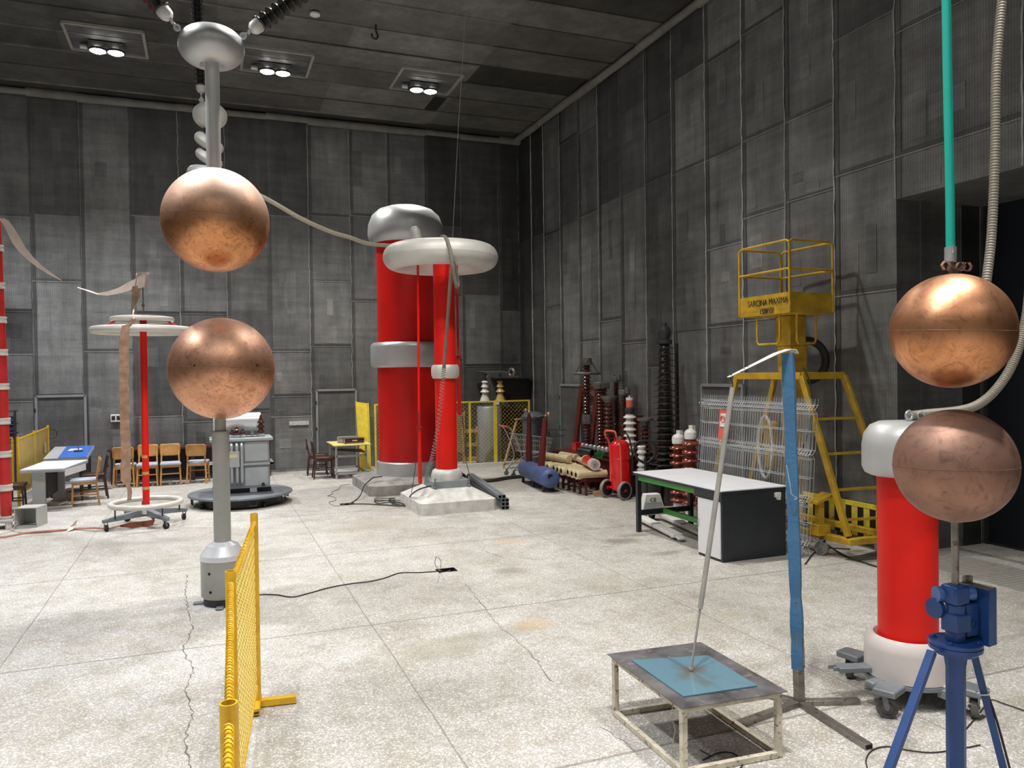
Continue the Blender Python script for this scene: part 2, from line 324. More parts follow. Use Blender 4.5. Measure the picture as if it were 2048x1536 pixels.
# ------------------------------------------------------------------ mesh building
class MB:
    def __init__(s): s.v = []; s.f = []; s.t = []; s.tone = (1, 1, 1)
    def add(s, vs, fs):
        o = len(s.v); s.v += [V(p) for p in vs]; s.f += [[i+o for i in f] for f in fs]; s.t += [s.tone]*len(fs); return s
    def box(s, c, d, rot=None):
        c = V(c); h = [k/2 for k in d]; vs = []
        for z in (-1, 1):
            for x, y in ((-1, -1), (1, -1), (1, 1), (-1, 1)):
                p = V((x*h[0], y*h[1], z*h[2]))
                if rot is not None: p = rot @ p
                vs.append(c+p)
        return s.add(vs, [(3, 2, 1, 0), (4, 5, 6, 7), (0, 1, 5, 4), (1, 2, 6, 5), (2, 3, 7, 6), (3, 0, 4, 7)])
    def bb(s, a, b):  # box from min corner to max corner
        return s.box([(a[i]+b[i])/2 for i in range(3)], [abs(b[i]-a[i]) for i in range(3)])
    def beam(s, a, b, wd, hg=None, up=(0, 0, 1)):  # rectangular bar between two points
        a = V(a); b = V(b); hg = hg or wd; d = (b-a); l = d.length; d.normalize(); up = V(up)
        if abs(d.dot(up)) > .98: up = V((1, 0, 0))
        sx = d.cross(up).normalized(); sz = sx.cross(d)
        return s.box((a+b)/2, (wd, l, hg), Matrix((sx, d, sz)).transposed())
    def lathe(s, prof, c=(0, 0, 0), ax=(0, 0, 1), n=32):
        c = V(c); ax = V(ax).normalized(); t = V((1, 0, 0)) if abs(ax.x) < .9 else V((0, 1, 0))
        u = ax.cross(t).normalized(); w_ = ax.cross(u); vs = []; fs = []; rings = []
        for r, z in prof:
            if r < 1e-6: rings.append([len(vs)]); vs.append(c+ax*z)
            else:
                rings.append(list(range(len(vs), len(vs)+n)))
                for i in range(n):
                    a = 2*pi*i/n; vs.append(c+ax*z+(u*cos(a)+w_*sin(a))*r)
        for k in range(len(rings)-1):
            A, B = rings[k], rings[k+1]
            for i in range(n):
                j = (i+1) % n
                if len(A) == 1 and len(B) == 1: continue
                if len(A) == 1: fs.append((A[0], B[j], B[i]))
                elif len(B) == 1: fs.append((A[i], A[j], B[0]))
                else: fs.append((A[i], A[j], B[j], B[i]))
        return s.add(vs, fs)
    def cyl(s, a, b, r0, r1=None, n=20):
        a = V(a); b = V(b); r1 = r0 if r1 is None else r1; l = (b-a).length
        return s.lathe([(0, 0), (r0, 0), (r1, l), (0, l)], a, b-a, n)
    def sph(s, c, r, n=48, k=28, sz=1.0):
        return s.lathe([(r*sin(pi*i/k) if 0 < i < k else 0, -r*sz*cos(pi*i/k)) for i in range(k+1)], c, (0, 0, 1), n)
    def torus(s, c, RR, r, ax=(0, 0, 1), n=48, k=16, rz=None):
        rz = rz or r
        return s.lathe([(RR+r*cos(2*pi*i/k), rz*sin(2*pi*i/k)) for i in range(k+1)], c, ax, n)
    def tube(s, pts, r, n=8, smooth=0, caps=True, rf=None):
        P_ = [V(p) for p in pts]
        if smooth:
            Q = [P_[0]]+P_+[P_[-1]]; out = []
            for i in range(1, len(Q)-2):
                p0, p1, p2, p3 = Q[i-1:i+3]
                for k in range(smooth):
                    t = k/smooth
                    out.append(.5*((2*p1)+(p2-p0)*t+(2*p0-5*p1+4*p2-p3)*t*t+(3*p1-p0-3*p2+p3)*t**3))
            out.append(P_[-1]); P_ = out
        vs = []; fs = []; prev = None
        for i, p in enumerate(P_):
            d = (P_[min(i+1, len(P_)-1)]-P_[max(i-1, 0)])
            d = d.normalized() if d.length > 1e-9 else V((0, 0, 1))
            if prev is None:
                t = V((0, 0, 1)) if abs(d.z) < .9 else V((1, 0, 0)); u = d.cross(t).normalized()
            else: u = (prev-d*prev.dot(d)).normalized()
            prev = u; w_ = d.cross(u); rr = rf(i, len(P_)) if rf else r
            vs += [p+(u*cos(2*pi*k/n)+w_*sin(2*pi*k/n))*rr for k in range(n)]
        for i in range(len(P_)-1):
            for k in range(n):
                j = (k+1) % n; fs.append((i*n+k, i*n+j, (i+1)*n+j, (i+1)*n+k))
        if caps: fs.append(list(range(n))[::-1]); fs.append([(len(P_)-1)*n+k for k in range(n)])
        return s.add(vs, fs)
    def extr(s, poly, vec):
        n = len(poly); vec = V(vec); P_ = [V(p) for p in poly]
        return s.add(P_+[p+vec for p in P_], [list(range(n))[::-1], [n+i for i in range(n)]]+[(i, (i+1) % n, n+(i+1) % n, n+i) for i in range(n)])
    def ribbon(s, pts, wdir, wd, th=.003):
        vs = []; P_ = [V(p) for p in pts]
        for i, p in enumerate(P_):
            wv = V(wdir(i)) if callable(wdir) else V(wdir)
            ww = wd(i) if callable(wd) else wd
            d = (P_[min(i+1, len(P_)-1)]-P_[max(i-1, 0)]).normalized(); nrm = d.cross(wv).normalized()*th/2; wv = wv.normalized()*ww/2
            vs += [p-wv-nrm, p+wv-nrm, p+wv+nrm, p-wv+nrm]
        fs = []
        for i in range(len(P_)-1):
            for k in range(4): j = (k+1) % 4; fs.append((i*4+k, i*4+j, i*4+4+j, i*4+4+k))
        fs += [(3, 2, 1, 0), tuple(len(vs)-4+k for k in range(4))]
        return s.add(vs, fs)
    def build(s, name, mt, parent=None, bevel=0, angle=38, segs=2, local=False, tone=False):
        org = V((0, 0, 0))
        if parent is not None and not local:
            o = parent
            while o is not None: org = org + o.location; o = o.parent
        me = bpy.data.meshes.new(name)
        me.from_pydata([tuple(p-org) for p in s.v], [], s.f); me.update()
        mts = mt if isinstance(mt, list) else [mt]
        for k in mts: me.materials.append(M[k])
        if tone:
            ca = me.color_attributes.new('tone', 'FLOAT_COLOR', 'CORNER')
            for p, t in zip(me.polygons, s.t):
                for li in p.loop_indices: ca.data[li].color = (t[0], t[1], t[2], 1)
        for p in me.polygons: p.use_smooth = True
        me.set_sharp_from_angle(angle=R(angle))
        ob = bpy.data.objects.new(name, me); COL.objects.link(ob); ob.parent = parent
        if bevel:
            b = ob.modifiers.new('bevel', 'BEVEL'); b.width = bevel; b.segments = segs; b.limit_method = 'ANGLE'; b.angle_limit = R(40)
        return ob

def thing(name, label, cat, loc=(0, 0, 0), group=None, rz=0):
    o = bpy.data.objects.new(name, None); COL.objects.link(o); o.location = loc; o.rotation_euler = (0, 0, rz)
    o.empty_display_size = .1
    o['label'] = label; o['category'] = cat
    if group: o['group'] = group
    return o
def tag(o, label, cat, group=None):
    o['label'] = label; o['category'] = cat
    if group: o['group'] = group
    return o
def solo(mb, name, mt, label, cat, group=None, **k):
    """a thing that is one mesh: its origin goes to the base of its own bounding box"""
    xs = [p.x for p in mb.v]; ys = [p.y for p in mb.v]; zs = [p.z for p in mb.v]
    c = V(((min(xs)+max(xs))/2, (min(ys)+max(ys))/2, min(zs)))
    mb.v = [p-c for p in mb.v]; o = mb.build(name, mt, **k); o.location = c
    return tag(o, label, cat, group)
def struct(o): o['kind'] = 'structure'; return o
def copy_tree(o, parent=None):
    c = o.copy(); COL.objects.link(c); c.parent = parent
    for ch in [k for k in bpy.data.objects if k.parent is o]: copy_tree(ch, c)
    return c
def text_mesh(body, size, name, mt, parent, loc, rotm, extr=.001, sx=1.0):
    cu = bpy.data.curves.new(name, 'FONT'); cu.body = body; cu.size = size; cu.extrude = extr; cu.align_x = 'CENTER'; cu.align_y = 'CENTER'; cu.resolution_u = 3
    tmp = bpy.data.objects.new(name+'_tmp', cu); COL.objects.link(tmp)
    bpy.context.view_layer.update()
    me = bpy.data.meshes.new_from_object(tmp.evaluated_get(bpy.context.evaluated_depsgraph_get()))
    bpy.data.objects.remove(tmp); bpy.data.curves.remove(cu)
    me.materials.clear(); me.materials.append(M[mt])
    ob = bpy.data.objects.new(name, me); COL.objects.link(ob); ob.parent = parent
    org = V((0, 0, 0)); o = parent
    while o is not None: org = org+o.location; o = o.parent
    mm = rotm.to_4x4() @ Matrix.Diagonal((sx, 1, 1, 1)); mm.translation = V(loc)-org
    me.transform(mm); return ob
def face_rot(xdir, updir=(0, 0, 1)):
    x = V(xdir).normalized(); y = V(updir).normalized(); z = x.cross(y).normalized(); y = z.cross(x)
    return Matrix((x, y, z)).transposed()
def sheds(n, rc, rs, pitch, z0=0, th=.25, taper=None, drop=.35):
    """profile of a porcelain insulator with n sheds"""
    pr = []
    for i in range(n):
        k = 1.0 if taper is None else taper(i/(max(1, n-1)))
        z = z0+i*pitch
        pr += [(rc*k, z), (rc*k, z+pitch*(.5-th)), (rs*k*.97, z+pitch*(.5-th*.5-drop*.3)), (rs*k, z+pitch*(.5-drop*.3)), (rs*k*.95, z+pitch*(.5)), (rc*k*1.12, z+pitch*(.5+th))]
    k = 1.0 if taper is None else taper(1.0)
    pr.append((rc*k, z0+n*pitch)); return pr
def chainlink(mb, o, u, v, w_, h, p, r):
    o = V(o); u = V(u).normalized(); v = V(v).normalized(); n = u.cross(v).normalized()
    nc = int(w_/p); nr = int(h/p); px_ = w_/nc; py_ = h/nr
    for i in range(nc):
        pts = []
        for j in range(nr+1):
            x = (i+((j % 2) if i % 2 == 0 else 1-(j % 2)))*px_
            pts.append(o+u*x+v*(j*py_)+n*(r*(1 if j % 2 else -1)))
        mb.tube(pts, r, n=3, caps=False)
    return mb

# ------------------------------------------------------------------ the hall
BY, RX, RX2, REV, DTOP, CZ = 19.5, 7.91, 9.42, 7.2, 4.36, 8.55
LX, FY = -7.5, -8.0
H1 = fl(890, 1140); H2 = fl(695, 1008)
pits = [(H1.x-.1, H1.x+.13, H1.y-.1, H1.y+.08, .12), (H2.x-.13, H2.x+.13, H2.y-.12, H2.y+.1, .12)]
def build_floor():
    mb = MB(); xs = sorted({LX, RX2+.02} | {p[0] for p in pits} | {p[1] for p in pits}); ys = sorted({FY, BY} | {p[2] for p in pits} | {p[3] for p in pits})
    for i in range(len(xs)-1):
        for j in range(len(ys)-1):
            cx, cy = (xs[i]+xs[i+1])/2, (ys[j]+ys[j+1])/2
            if any(p[0] < cx < p[1] and p[2] < cy < p[3] for p in pits): continue
            mb.add([(xs[i], ys[j], 0), (xs[i+1], ys[j], 0), (xs[i+1], ys[j+1], 0), (xs[i], ys[j+1], 0)], [(0, 1, 2, 3)])
    f = struct(mb.build('floor', 'floor'))
    for p in pits:
        b = MB(); z = -p[4]
        b.add([(p[0], p[2], z), (p[1], p[2], z), (p[1], p[3], z), (p[0], p[3], z)], [(0, 1, 2, 3)])
        for a, c in (((p[0], p[2]), (p[1], p[2])), ((p[1], p[2]), (p[1], p[3])), ((p[1], p[3]), (p[0], p[3])), ((p[0], p[3]), (p[0], p[2]))):
            b.add([(a[0], a[1], z), (a[0], a[1], 0), (c[0], c[1], 0), (c[0], c[1], z)], [(0, 1, 2, 3)])
        b.build('floor_pit', 'hole', f)
    # cracks running through the slabs: shallow dark chips
    def crack(pts, wd, seed):
        rnd = random.Random(seed); P_ = [fl(*q) for q in pts]; out = []
        for a, b in zip(P_, P_[1:]):
            n = max(2, int((b-a).length/.05))
            for k in range(n):
                out.append(a.lerp(b, k/n)+V((rnd.uniform(-.014, .014), rnd.uniform(-.014, .014), 0)))
        mb = MB(); wl = [wd*rnd.uniform(.3, 1.3) for _ in out]
        mb.ribbon([p+V((0, 0, .0008)) for p in out], (1, .15, 0), lambda i: wl[i], .001); mb.build('crack', 'crack', f)
    crack([(374, 1150), (371, 1200), (385, 1255), (366, 1300), (388, 1340), (372, 1380), (387, 1425), (370, 1480), (378, 1536), (372, 1600)], .009, 1)
    crack([(930, 1168), (965, 1210), (975, 1225), (1000, 1255), (1030, 1278), (1075, 1322), (1110, 1370)], .007, 2)
    crack([(965, 1100), (990, 1110), (1012, 1117)], .008, 3)
    crack([(1200, 1455), (1235, 1475), (1290, 1520)], .005, 5)
    # ribbed steel floor plate and rail grooves by the gate
    g = MB()
    for k in range(26):
        y = 5.15+k*.068; g.box((8.12, y, .003), (.8, .022, .006))
    g.bb((7.7, 5.1, 0), (8.55, 6.9, .003)); g.build('ribbed_plate', 'pipegrey', f)
    g = MB()
    for x in (8.78, 8.84): g.bb((x, 2, 0), (x+.02, 7.15, .004))
    for a, b in (((1752, 1098), (1885, 1112)),): g.beam(fl(*a), fl(*b), .02, .006)
    g.build('rail_groove', 'crack', f)
build_floor()
WT = 1.22
def tn(k): k *= WT; return (k*.98, k, k*.985)
def cols_wall(name, mtl, seams, data, to3, ztop, zfun):
    """cladding panels; data[i] = [(z_top, tone), ...] from the top of column i down"""
    mb = MB(); rnd = random.Random(3)
    for i in range(len(seams)-1):
        a, b = seams[i], seams[i+1]; rows = data[i]
        for k, (z, t) in enumerate(rows):
            zb = rows[k+1][0] if k+1 < len(rows) else zfun(i)
            if zb >= z: continue
            d = rnd.uniform(.0, .012); mb.tone = tn(t)
            # each sheet overlaps its neighbour a little and carries a mesh hem
            mb.add([to3(a, z, d), to3(b, z, d), to3(b, zb, d), to3(a, zb, d)], [(0, 1, 2, 3)])
            nx = (b-a)
            for _ in range(rnd.choice((1, 2, 2, 3))):   # narrower patches laced over a sheet
                u0 = a+nx*rnd.uniform(.05, .6); u1 = u0+nx*rnd.uniform(.12, .3); v0 = zb+(z-zb)*rnd.uniform(0, .6); v1 = v0+(z-zb)*rnd.uniform(.1, .4)
                mb.tone = tn(t*rnd.uniform(.68, 1.4)); e = d+.004+.0015*rnd.random()
                mb.add([to3(u0, v1, e), to3(u1, v1, e), to3(u1, v0, e), to3(u0, v0, e)], [(0, 1, 2, 3)])
            if k and rnd.random() < .75:   # laced horizontal joint
                mb.tone = tn(t*.5); e = d+.006
                mb.add([to3(a, z+.03, e), to3(b, z+.03, e), to3(b, z-.03, e), to3(a, z-.03, e)], [(0, 1, 2, 3)])
                mb.tone = tn(min(.4, t*1.6)); e = d+.012
                mb.add([to3(a, z-.03, e), to3(b, z-.03, e), to3(b, z-.045, e), to3(a, z-.045, e)], [(0, 1, 2, 3)])
        # vertical lacing wire
        pts = []; z = ztop; mb.tone = (.42, .42, .42) if rnd.random() < .75 else (.16, .16, .16)
        w0 = rnd.uniform(.006, .012)
        while z > zfun(i): pts.append(V(to3(a+rnd.uniform(-.012, .012), z, .02))); z -= .12
        pts.append(V(to3(a, zfun(i)+.01, .02)))
        mb.tube(pts, w0, n=4)
        mb.tone = tn(.07); e = .014
        mb.add([to3(a+(.02 if b > a else -.02), ztop, e), to3(a+(.09 if b > a else -.09), ztop, e), to3(a+(.09 if b > a else -.09), zfun(i), e), to3(a+(.02 if b > a else -.02), zfun(i), e)], [(0, 1, 2, 3)])
    return mb
bs = [-7.5, -6.5, -5.45, -4.45, -3.46, -2.51, -1.51, -.51, .5, 1.43, 2.39, 3.39, 4.33, 5.31, 6.27, 7.32, 7.93]
def zpx(x, y): return py(x, y, BY).z
raw = [[(0, .1), (430, .15)], [(0, .1), (430, .15)], [(0, .1), (430, .15)],  # upper rows mostly darker: falloff of the lamplight put into the panel tones
 [(0, .1), (430, .16), (620, .07), (705, .13), (800, .15)], [(0, .07), (430, .15), (560, .19), (790, .15)], [(0, .14), (420, .17), (700, .16), (830, .15)],
 [(0, .06), (430, .15), (625, .075), (830, .13)], [(0, .065), (440, .13), (625, .075), (730, .1), (840, .13)], [(0, .06), (430, .12), (620, .09), (750, .12), (820, .1)],
 [(0, .06), (430, .12), (700, .14), (790, .1), (830, .16)], [(0, .13), (430, .12), (560, .15), (690, .1), (780, .14)], [(0, .14), (430, .12), (600, .13)], [(0, .12), (470, .1), (700, .12)],
 [(0, .045), (450, .08), (590, .13), (720, .09)], [(0, .07), (590, .14), (730, .08)], [(0, .045), (620, .1), (730, .07)]]
refx = [-100, -60, -20, 30, 110, 210, 300, 400, 490, 575, 655, 735, 810, 885, 960, 1015]
bd = [[(CZ if y == 0 else zpx(refx[i], y), t) for y, t in r] for i, r in enumerate(raw)]
mb = cols_wall('wall_back', 'wallx', bs, bd, lambda u, z, d: (u, BY-d, z), CZ, lambda i: 0.0)
mb.tone = tn(.05); mb.add([(LX, BY+.05, 0), (RX2, BY+.05, 0), (RX2, BY+.05, CZ+.1), (LX, BY+.05, CZ+.1)], [(3, 2, 1, 0)])
mb.tone = tn(.2); mb.bb((LX, BY-.05, 0), (3.4, BY-.012, .05))
struct(mb.build('wall_back', 'wallx', tone=True))
rs = [19.5, 18.6, 17.81, 16.86, 15.88, 14.93, 13.97, 13.01, 12.09, 11.08, 10.12, 9.15, 8.2, 7.2, 5.6, 4.0, 2.0, 0, -2, -4, -6, -8]
rd = [[(CZ, .03), (5.8, .05)], [(CZ, .035), (5.8, .07)], [(CZ, .12), (5.7, .1), (3.9, .13)], [(CZ, .12), (7.7, .07), (5.75, .12), (4.1, .15)], [(CZ, .13), (7.6, .1), (5.8, .13), (3.0, .15)],
 [(CZ, .055), (5.85, .13), (3.4, .14)], [(CZ, .075), (5.85, .13), (2.9, .13)], [(CZ, .05), (7.0, .06), (5.9, .08), (4.3, .07), (2.4, .1)],
 [(CZ, .07), (7.5, .16), (5.85, .13), (4.45, .11), (3.0, .13)], [(CZ, .16), (7.45, .11), (5.85, .14), (4.35, .16), (3.05, .12), (2.5, .1)], [(CZ, .16), (7.55, .12), (5.9, .14), (4.7, .15), (3.1, .12)],
 [(CZ, .12), (5.9, .14), (4.75, .11), (3.2, .13)], [(CZ, .06), (6.7, .11), (4.9, .12), (3.3, .13)], [(CZ, .12), (6.4, .11), (4.9, .12)], [(CZ, .11), (6.3, .1)], [(CZ, .1)], [(CZ, .1)], [(CZ, .1)], [(CZ, .1)], [(CZ, .1)], [(CZ, .1)]]
mb = cols_wall('wall_right', 'wally', rs[:15]+[4.0], rd, lambda u, z, d: (RX-d, u, z), CZ, lambda i: 0.0 if rs[i] > REV+.01 else DTOP)
mb.tone = tn(.1)
mb.add([(RX, 4, DTOP), (RX, FY, DTOP), (RX, FY, CZ), (RX, 4, CZ)], [(0, 1, 2, 3)])
# soffit, reveal cheek
mb.add([(RX, REV, DTOP), (RX2, REV, DTOP), (RX2, FY, DTOP), (RX, FY, DTOP)], [(0, 1, 2, 3)])
for k, (a, b, t) in enumerate(((RX, 8.3, .09), (8.3, 9.0, .11), (9.0, 9.33, .03), (9.33, RX2, .1))):
    mb.tone = tn(t); e = .004*k
    mb.add([(a, REV-e, DTOP), (b, REV-e, DTOP), (b, REV-e, 0), (a, REV-e, 0)], [(0, 1, 2, 3)])
mb.tone = tn(.05); mb.add([(RX+.02, BY, 0), (RX+.02, REV, 0), (RX+.02, REV, CZ), (RX+.02, BY, CZ)], [(0, 1, 2, 3)])
struct(mb.build('wall_right', 'wally', tone=True))
mb = MB(); mb.tone = tn(.1)
mb.add([(LX, FY, 0), (LX, BY, 0), (LX, BY, CZ), (LX, FY, CZ)], [(0, 1, 2, 3)]); struct(mb.build('wall_left', 'wally', tone=True))
mb = MB(); mb.tone = tn(.1)
mb.add([(LX, FY, 0), (RX2, FY, 0), (RX2, FY, CZ), (LX, FY, CZ)], [(3, 2, 1, 0)]); struct(mb.build('wall_front', 'wallx', tone=True))
# gate in the recess: dark navy vertical sheets
d5 = struct(bpy.data.objects.new('door_5', None)); COL.objects.link(d5); d5.location = (RX2, 2, 0)
g = MB(); y = REV-.06; k = 0
while y > -2.5:
    g.box((RX2+.02+(.012 if k % 2 else 0), y-.24, 2.2), (.05, .47, 4.4)); y -= .49; k += 1
g.build('gate_leaf', 'doornavy', d5, bevel=.006)
g = MB(); g.bb((RX2-.04, REV-.06, 0), (RX2+.05, REV-.0, DTOP)); g.bb((RX2-.02, -2.5, .0), (RX2+.01, REV, .03)); g.build('door_frame', 'dark', d5)
# ceiling: long lined strips running across the hall
mb = MB(); rnd = random.Random(11)
ys = [CY for CY in (12.1-.98*k for k in range(21, 0, -1))]+[12.1, 13.05, 14.05, 15.0, 16.0, 16.95, 17.95, 18.95, BY+.05]
xs = [LX, -5.0, -2.4, .3, 2.6, 5.3, RX2]
for j in range(len(ys)-1):
    for i in range(len(xs)-1):
        t = rnd.choice((.085, .1, .11, .12)); x0, x1 = xs[i], xs[i+1]
        if i >= 4: t *= 1.35
        if i <= 2: t *= .8
        if ys[j] == 15.0 and x0 > 5: t = .04
        if ys[j] < 12.0 and x0 > 2.5: t = .055
        if j == len(ys)-2: t = .05
        mb.tone = (t*WT*1.03, t*WT, t*WT*.93); d = rnd.uniform(0, .012)
        mb.add([(x0, ys[j], CZ-d), (x1, ys[j], CZ-d), (x1, ys[j+1], CZ-d), (x0, ys[j+1], CZ-d)], [(3, 2, 1, 0)])
    mb.tone = (.2, .195, .18) if j % 3 else (.08, .075, .07)
    mb.bb((LX, ys[j]-.014, CZ-.03), (5.2, ys[j]+.014, CZ)); mb.tone = (.07, .06, .055); mb.bb((5.2, ys[j]-.01, CZ-.02), (RX, ys[j]+.01, CZ))
mb.tone = (.03, .03, .03); mb.extr([(4.9, 17.0, CZ-.016), (5.2, 17.0, CZ-.016), (5.2, 17.95, CZ-.016), (4.9, 17.95, CZ-.016)], (0, 0, .01))
mb.tone = (.02, .02, .02); mb.bb((LX, FY, CZ+.01), (RX2, BY+.05, CZ+.05))
struct(mb.build('ceiling', 'wally', tone=True))
# rolled cornice padding along the wall heads
mb = MB(); rnd = random.Random(5)
for i in range(len(bs)-1):
    r = rnd.uniform(.075, .1); dz = rnd.uniform(-.02, .02)
    mb.cyl((bs[i], BY-.12, CZ-.1+dz), (bs[i+1], BY-.12, CZ-.1+dz*.5), r, r*.95, 12)
struct(mb.build('trim_1', 'cornice'))
mb = MB()
for i in range(len(rs)-1):
    r = rnd.uniform(.075, .1); dz = rnd.uniform(-.02, .02)
    mb.cyl((RX-.12, rs[i], CZ-.1+dz), (RX-.12, rs[i+1], CZ-.1+dz*.5), r, r*.95, 12)
struct(mb.build('trim_2', 'cornice'))
# personnel doors in the cladding (angle-iron frames with mesh leaves)
def mesh_door(n, a, b, h, wall):
    d = struct(bpy.data.objects.new('door_%d' % n, None)); COL.objects.link(d)
    if wall == 'back': d.location = ((a+b)/2, BY-.05, 0); q = lambda u, z, e: V((u, BY-.05-e, z))
    else: d.location = (RX-.05, (a+b)/2, 0); q = lambda u, z, e: V((RX-.05-e, u, z))
    f = MB()
    for p0, p1 in ((q(a, 0, 0), q(a, h, 0)), (q(b, 0, 0), q(b, h, 0)), (q(a, h, 0), q(b, h, 0)), (q(a, .03, 0), q(b, .03, 0))): f.beam(p0, p1, .045, .05)
    f.build('door_frame', 'doorframe', d)
    f = MB(); f.tone = tn(.1); e = .01
    f.add([q(a, h, e*-1), q(b, h, e*-1), q(b, 0, e*-1), q(a, 0, e*-1)], [(0, 1, 2, 3)] if wall == 'back' else [(0, 1, 2, 3)])
    f.build('mesh_leaf', 'wallx' if wall == 'back' else 'wally', d, tone=True)
    f = MB(); s_ = 1 if b > a else -1
    for z in (.35, 1.0, h-.3): f.cyl(q(a-.02*s_, z-.04, .03), q(a-.02*s_, z+.04, .03), .016, n=8)
    f.build('hinge', 'dark', d)
    return d
mesh_door(1, -3.42, -2.48, 1.93, 'back'); mesh_door(2, 2.51, 3.46, 1.94, 'back')
mesh_door(3, 16.86, 15.8, 2.0, 'right'); mesh_door(4, 11.18, 10.1, 2.05, 'right')

# ceiling lamps: recess frame with a twin floodlight; each lamp carries its own spot
def flood(x, y, label, seen):
    t = thing('floodlight', label, 'ceiling light', (x, y, CZ-.2), 'twin floodlights in the ceiling')
    f = MB(); f.box((x, y+.03, CZ-.1), (.6, .3, .12)); f.build('housing', 'ironcap', t, bevel=.01)
    for s_ in (-1, 1):
        g = MB(); g.lathe([(0, -.035), (.1, -.02), (.135, .03)], (x+s_*.15, y, CZ-.19), n=18); g.build('lamp', 'led', t)
        g = MB(); g.lathe([(.13, .03), (.14, -.005), (.15, -.005), (.15, .035)], (x+s_*.15, y, CZ-.19), n=18); g.build('rim', 'dark', t)
    f = MB(); f.cyl((x-.33, y+.1, CZ-.1), (x-.45, y+.1, CZ-.1), .06, .05, 10); f.build('driver', 'alu', t)
    ld = bpy.data.lights.new('spot', 'SPOT'); ld.energy = LAMP_W; ld.spot_size = LAMP_SIZE; ld.spot_blend = 1.0; ld.shadow_soft_size = .14; ld.color = {-4.6: (.93, .96, 1), -1.6: (.96, .975, 1), 1.4: (1, .985, .96), 4.45: (1, .965, .9)}[x]
    lo = bpy.data.objects.new('beam', ld); COL.objects.link(lo); lo.parent = t; lo.location = (0, -.0, -.03)
    return t
for i, (x, y) in enumerate(LAMPS):
    vis = y > 16 and x > -3
    flood(x, y-.0, {-1.6: 'bright floodlight in the ceiling left of the hanging grey ring', 1.4: 'bright floodlight in the ceiling just right of the hanging grey ring', 4.45: 'bright floodlight in the ceiling nearest the right wall'}.get(x) if vis else 'ceiling floodlight outside the view', vis)
for i, x in enumerate((-1.6, 1.4, 4.45)):
    f = MB(); x0, x1, y0, y1, z = x-.62, x+.66, 15.55, 16.75, CZ-.035
    for a, b in (((x0, y0), (x1, y0)), ((x1, y0), (x1, y1)), ((x1, y1), (x0, y1)), ((x0, y1), (x0, y0))): f.beam((a[0], a[1], z), (b[0], b[1], z), .05, .05)
    fr = struct(f.build('trim_%d' % (i+3), 'pipegrey'))
    f = MB(); f.bb((x0, y0, CZ-.02), (x1, y1, CZ-.012)); f.build('recess_board', 'sheetgrey', fr)
# smoke detector and hook
p = fl(630, 30, CZ-.06); t = MB(); t.lathe([(0, 0), (.05, .0), (.085, .02), (.085, .05), (0, .06)], (p.x, p.y, CZ-.085), n=20)
solo(t, 'smoke_detector', 'whitepaint', 'small round white smoke detector on the ceiling', 'smoke detector')
p = fl(752, 62, CZ-.12); t = MB()
t.tube([(p.x, p.y, CZ), (p.x, p.y, CZ-.12), (p.x+.03, p.y, CZ-.2), (p.x, p.y, CZ-.26), (p.x-.06, p.y, CZ-.24), (p.x-.08, p.y, CZ-.18)], .018, 8, 4)
solo(t, 'ceiling_hook', 'cable', 'dark iron hook screwed into the ceiling', 'hook')

# ------------------------------------------------------------------ left sphere gap
SX, SY = .15, 8.47
def sphere_seam(mb, c, r): mb.torus(c, r-.0005, .0016, n=64, k=6)
M['seam'] = mat('copper joint grime', (.2, .11, .07), .6, .3, .4, 9)
t = thing('sphere_electrode', 'copper sphere on a tall grey column stand at left, lower of the left pair', 'electrode', (SX-.02, SY, 0))
c = py(444, 737, SY); SC = c
b = MB(); b.sph((0, 0, 0), .515, 64, 40); o = b.build('sphere', 'cop_ll', t, local=True); o.location = c-t.location; o.rotation_euler = (0, .05, .4)
b = MB(); sphere_seam(b, (0, 0, 0), .515); s2 = b.build('seam', 'seam', o, local=True)
b = MB()
for dx in (-.30, .41):
    v = V((dx*.95, -.5, .02)).normalized()*.513; b.cyl(v*.985, v*1.004, .012, n=10)
hh = b.build('bolt_hole', 'hole', o, local=True); hh.rotation_euler = (0, -.05, -.4)
bx, by = SX-.02, SY
pz = lambda y, Y=SY, x=440: py(x, y, Y).z
b = MB(); b.lathe([(0, pz(868)), (.054, pz(868)), (.054, c.z-.5), (0, c.z-.5)], (bx, by, 0), n=32); b.build('neck', 'stand', t)
b = MB(); z1 = pz(862); b.lathe([(0, .6), (.083, .6), (.083, z1-.005), (.078, z1), (0, z1)], (bx, by, 0), n=36); b.build('column', 'stand', t)
zc = pz(1083); zr = pz(1107)
b = MB(); b.lathe([(0.08, zc+.02), (.083, zc+.005), (.15, zc-.03), (.215, zr), (.22, zr-.035), (.22, zr-.05), (0, zr-.05)], (bx, by, 0), n=48); b.build('cone_cover', 'cone', t, angle=18)
b = MB(); b.lathe([(0, .075), (.2, .075), (.215, .1), (.215, zr-.04), (0, zr-.04)], (bx, by, 0), n=48); d = b.build('drum', 'drum', t)
b = MB(); b.lathe([(0, 0), (.19, 0), (.19, .08), (0, .08)], (bx, by, 0), n=40); b.build('base_ring', 'dark', t)
for a in (-100, -10, 80, 170):
    b = MB(); q = V((cos(R(a)), sin(R(a)), 0)); cc = V((bx, by, 0))+q*.23
    b.beam(cc-q*.05+V((0, 0, .012)), cc+q*.06+V((0, 0, .012)), .07, .015); b.build('foot_lug', 'castersteel', t, bevel=.004)
b = MB()
for a, z in ((-125, .16), (-128, zr-.16), (-70, .3)):
    q = V((cos(R(a)), sin(R(a)), 0)); b.cyl(V((bx, by, z))+q*.205, V((bx, by, z))+q*.219, .014, n=10)
b.build('plug', 'hole', t)

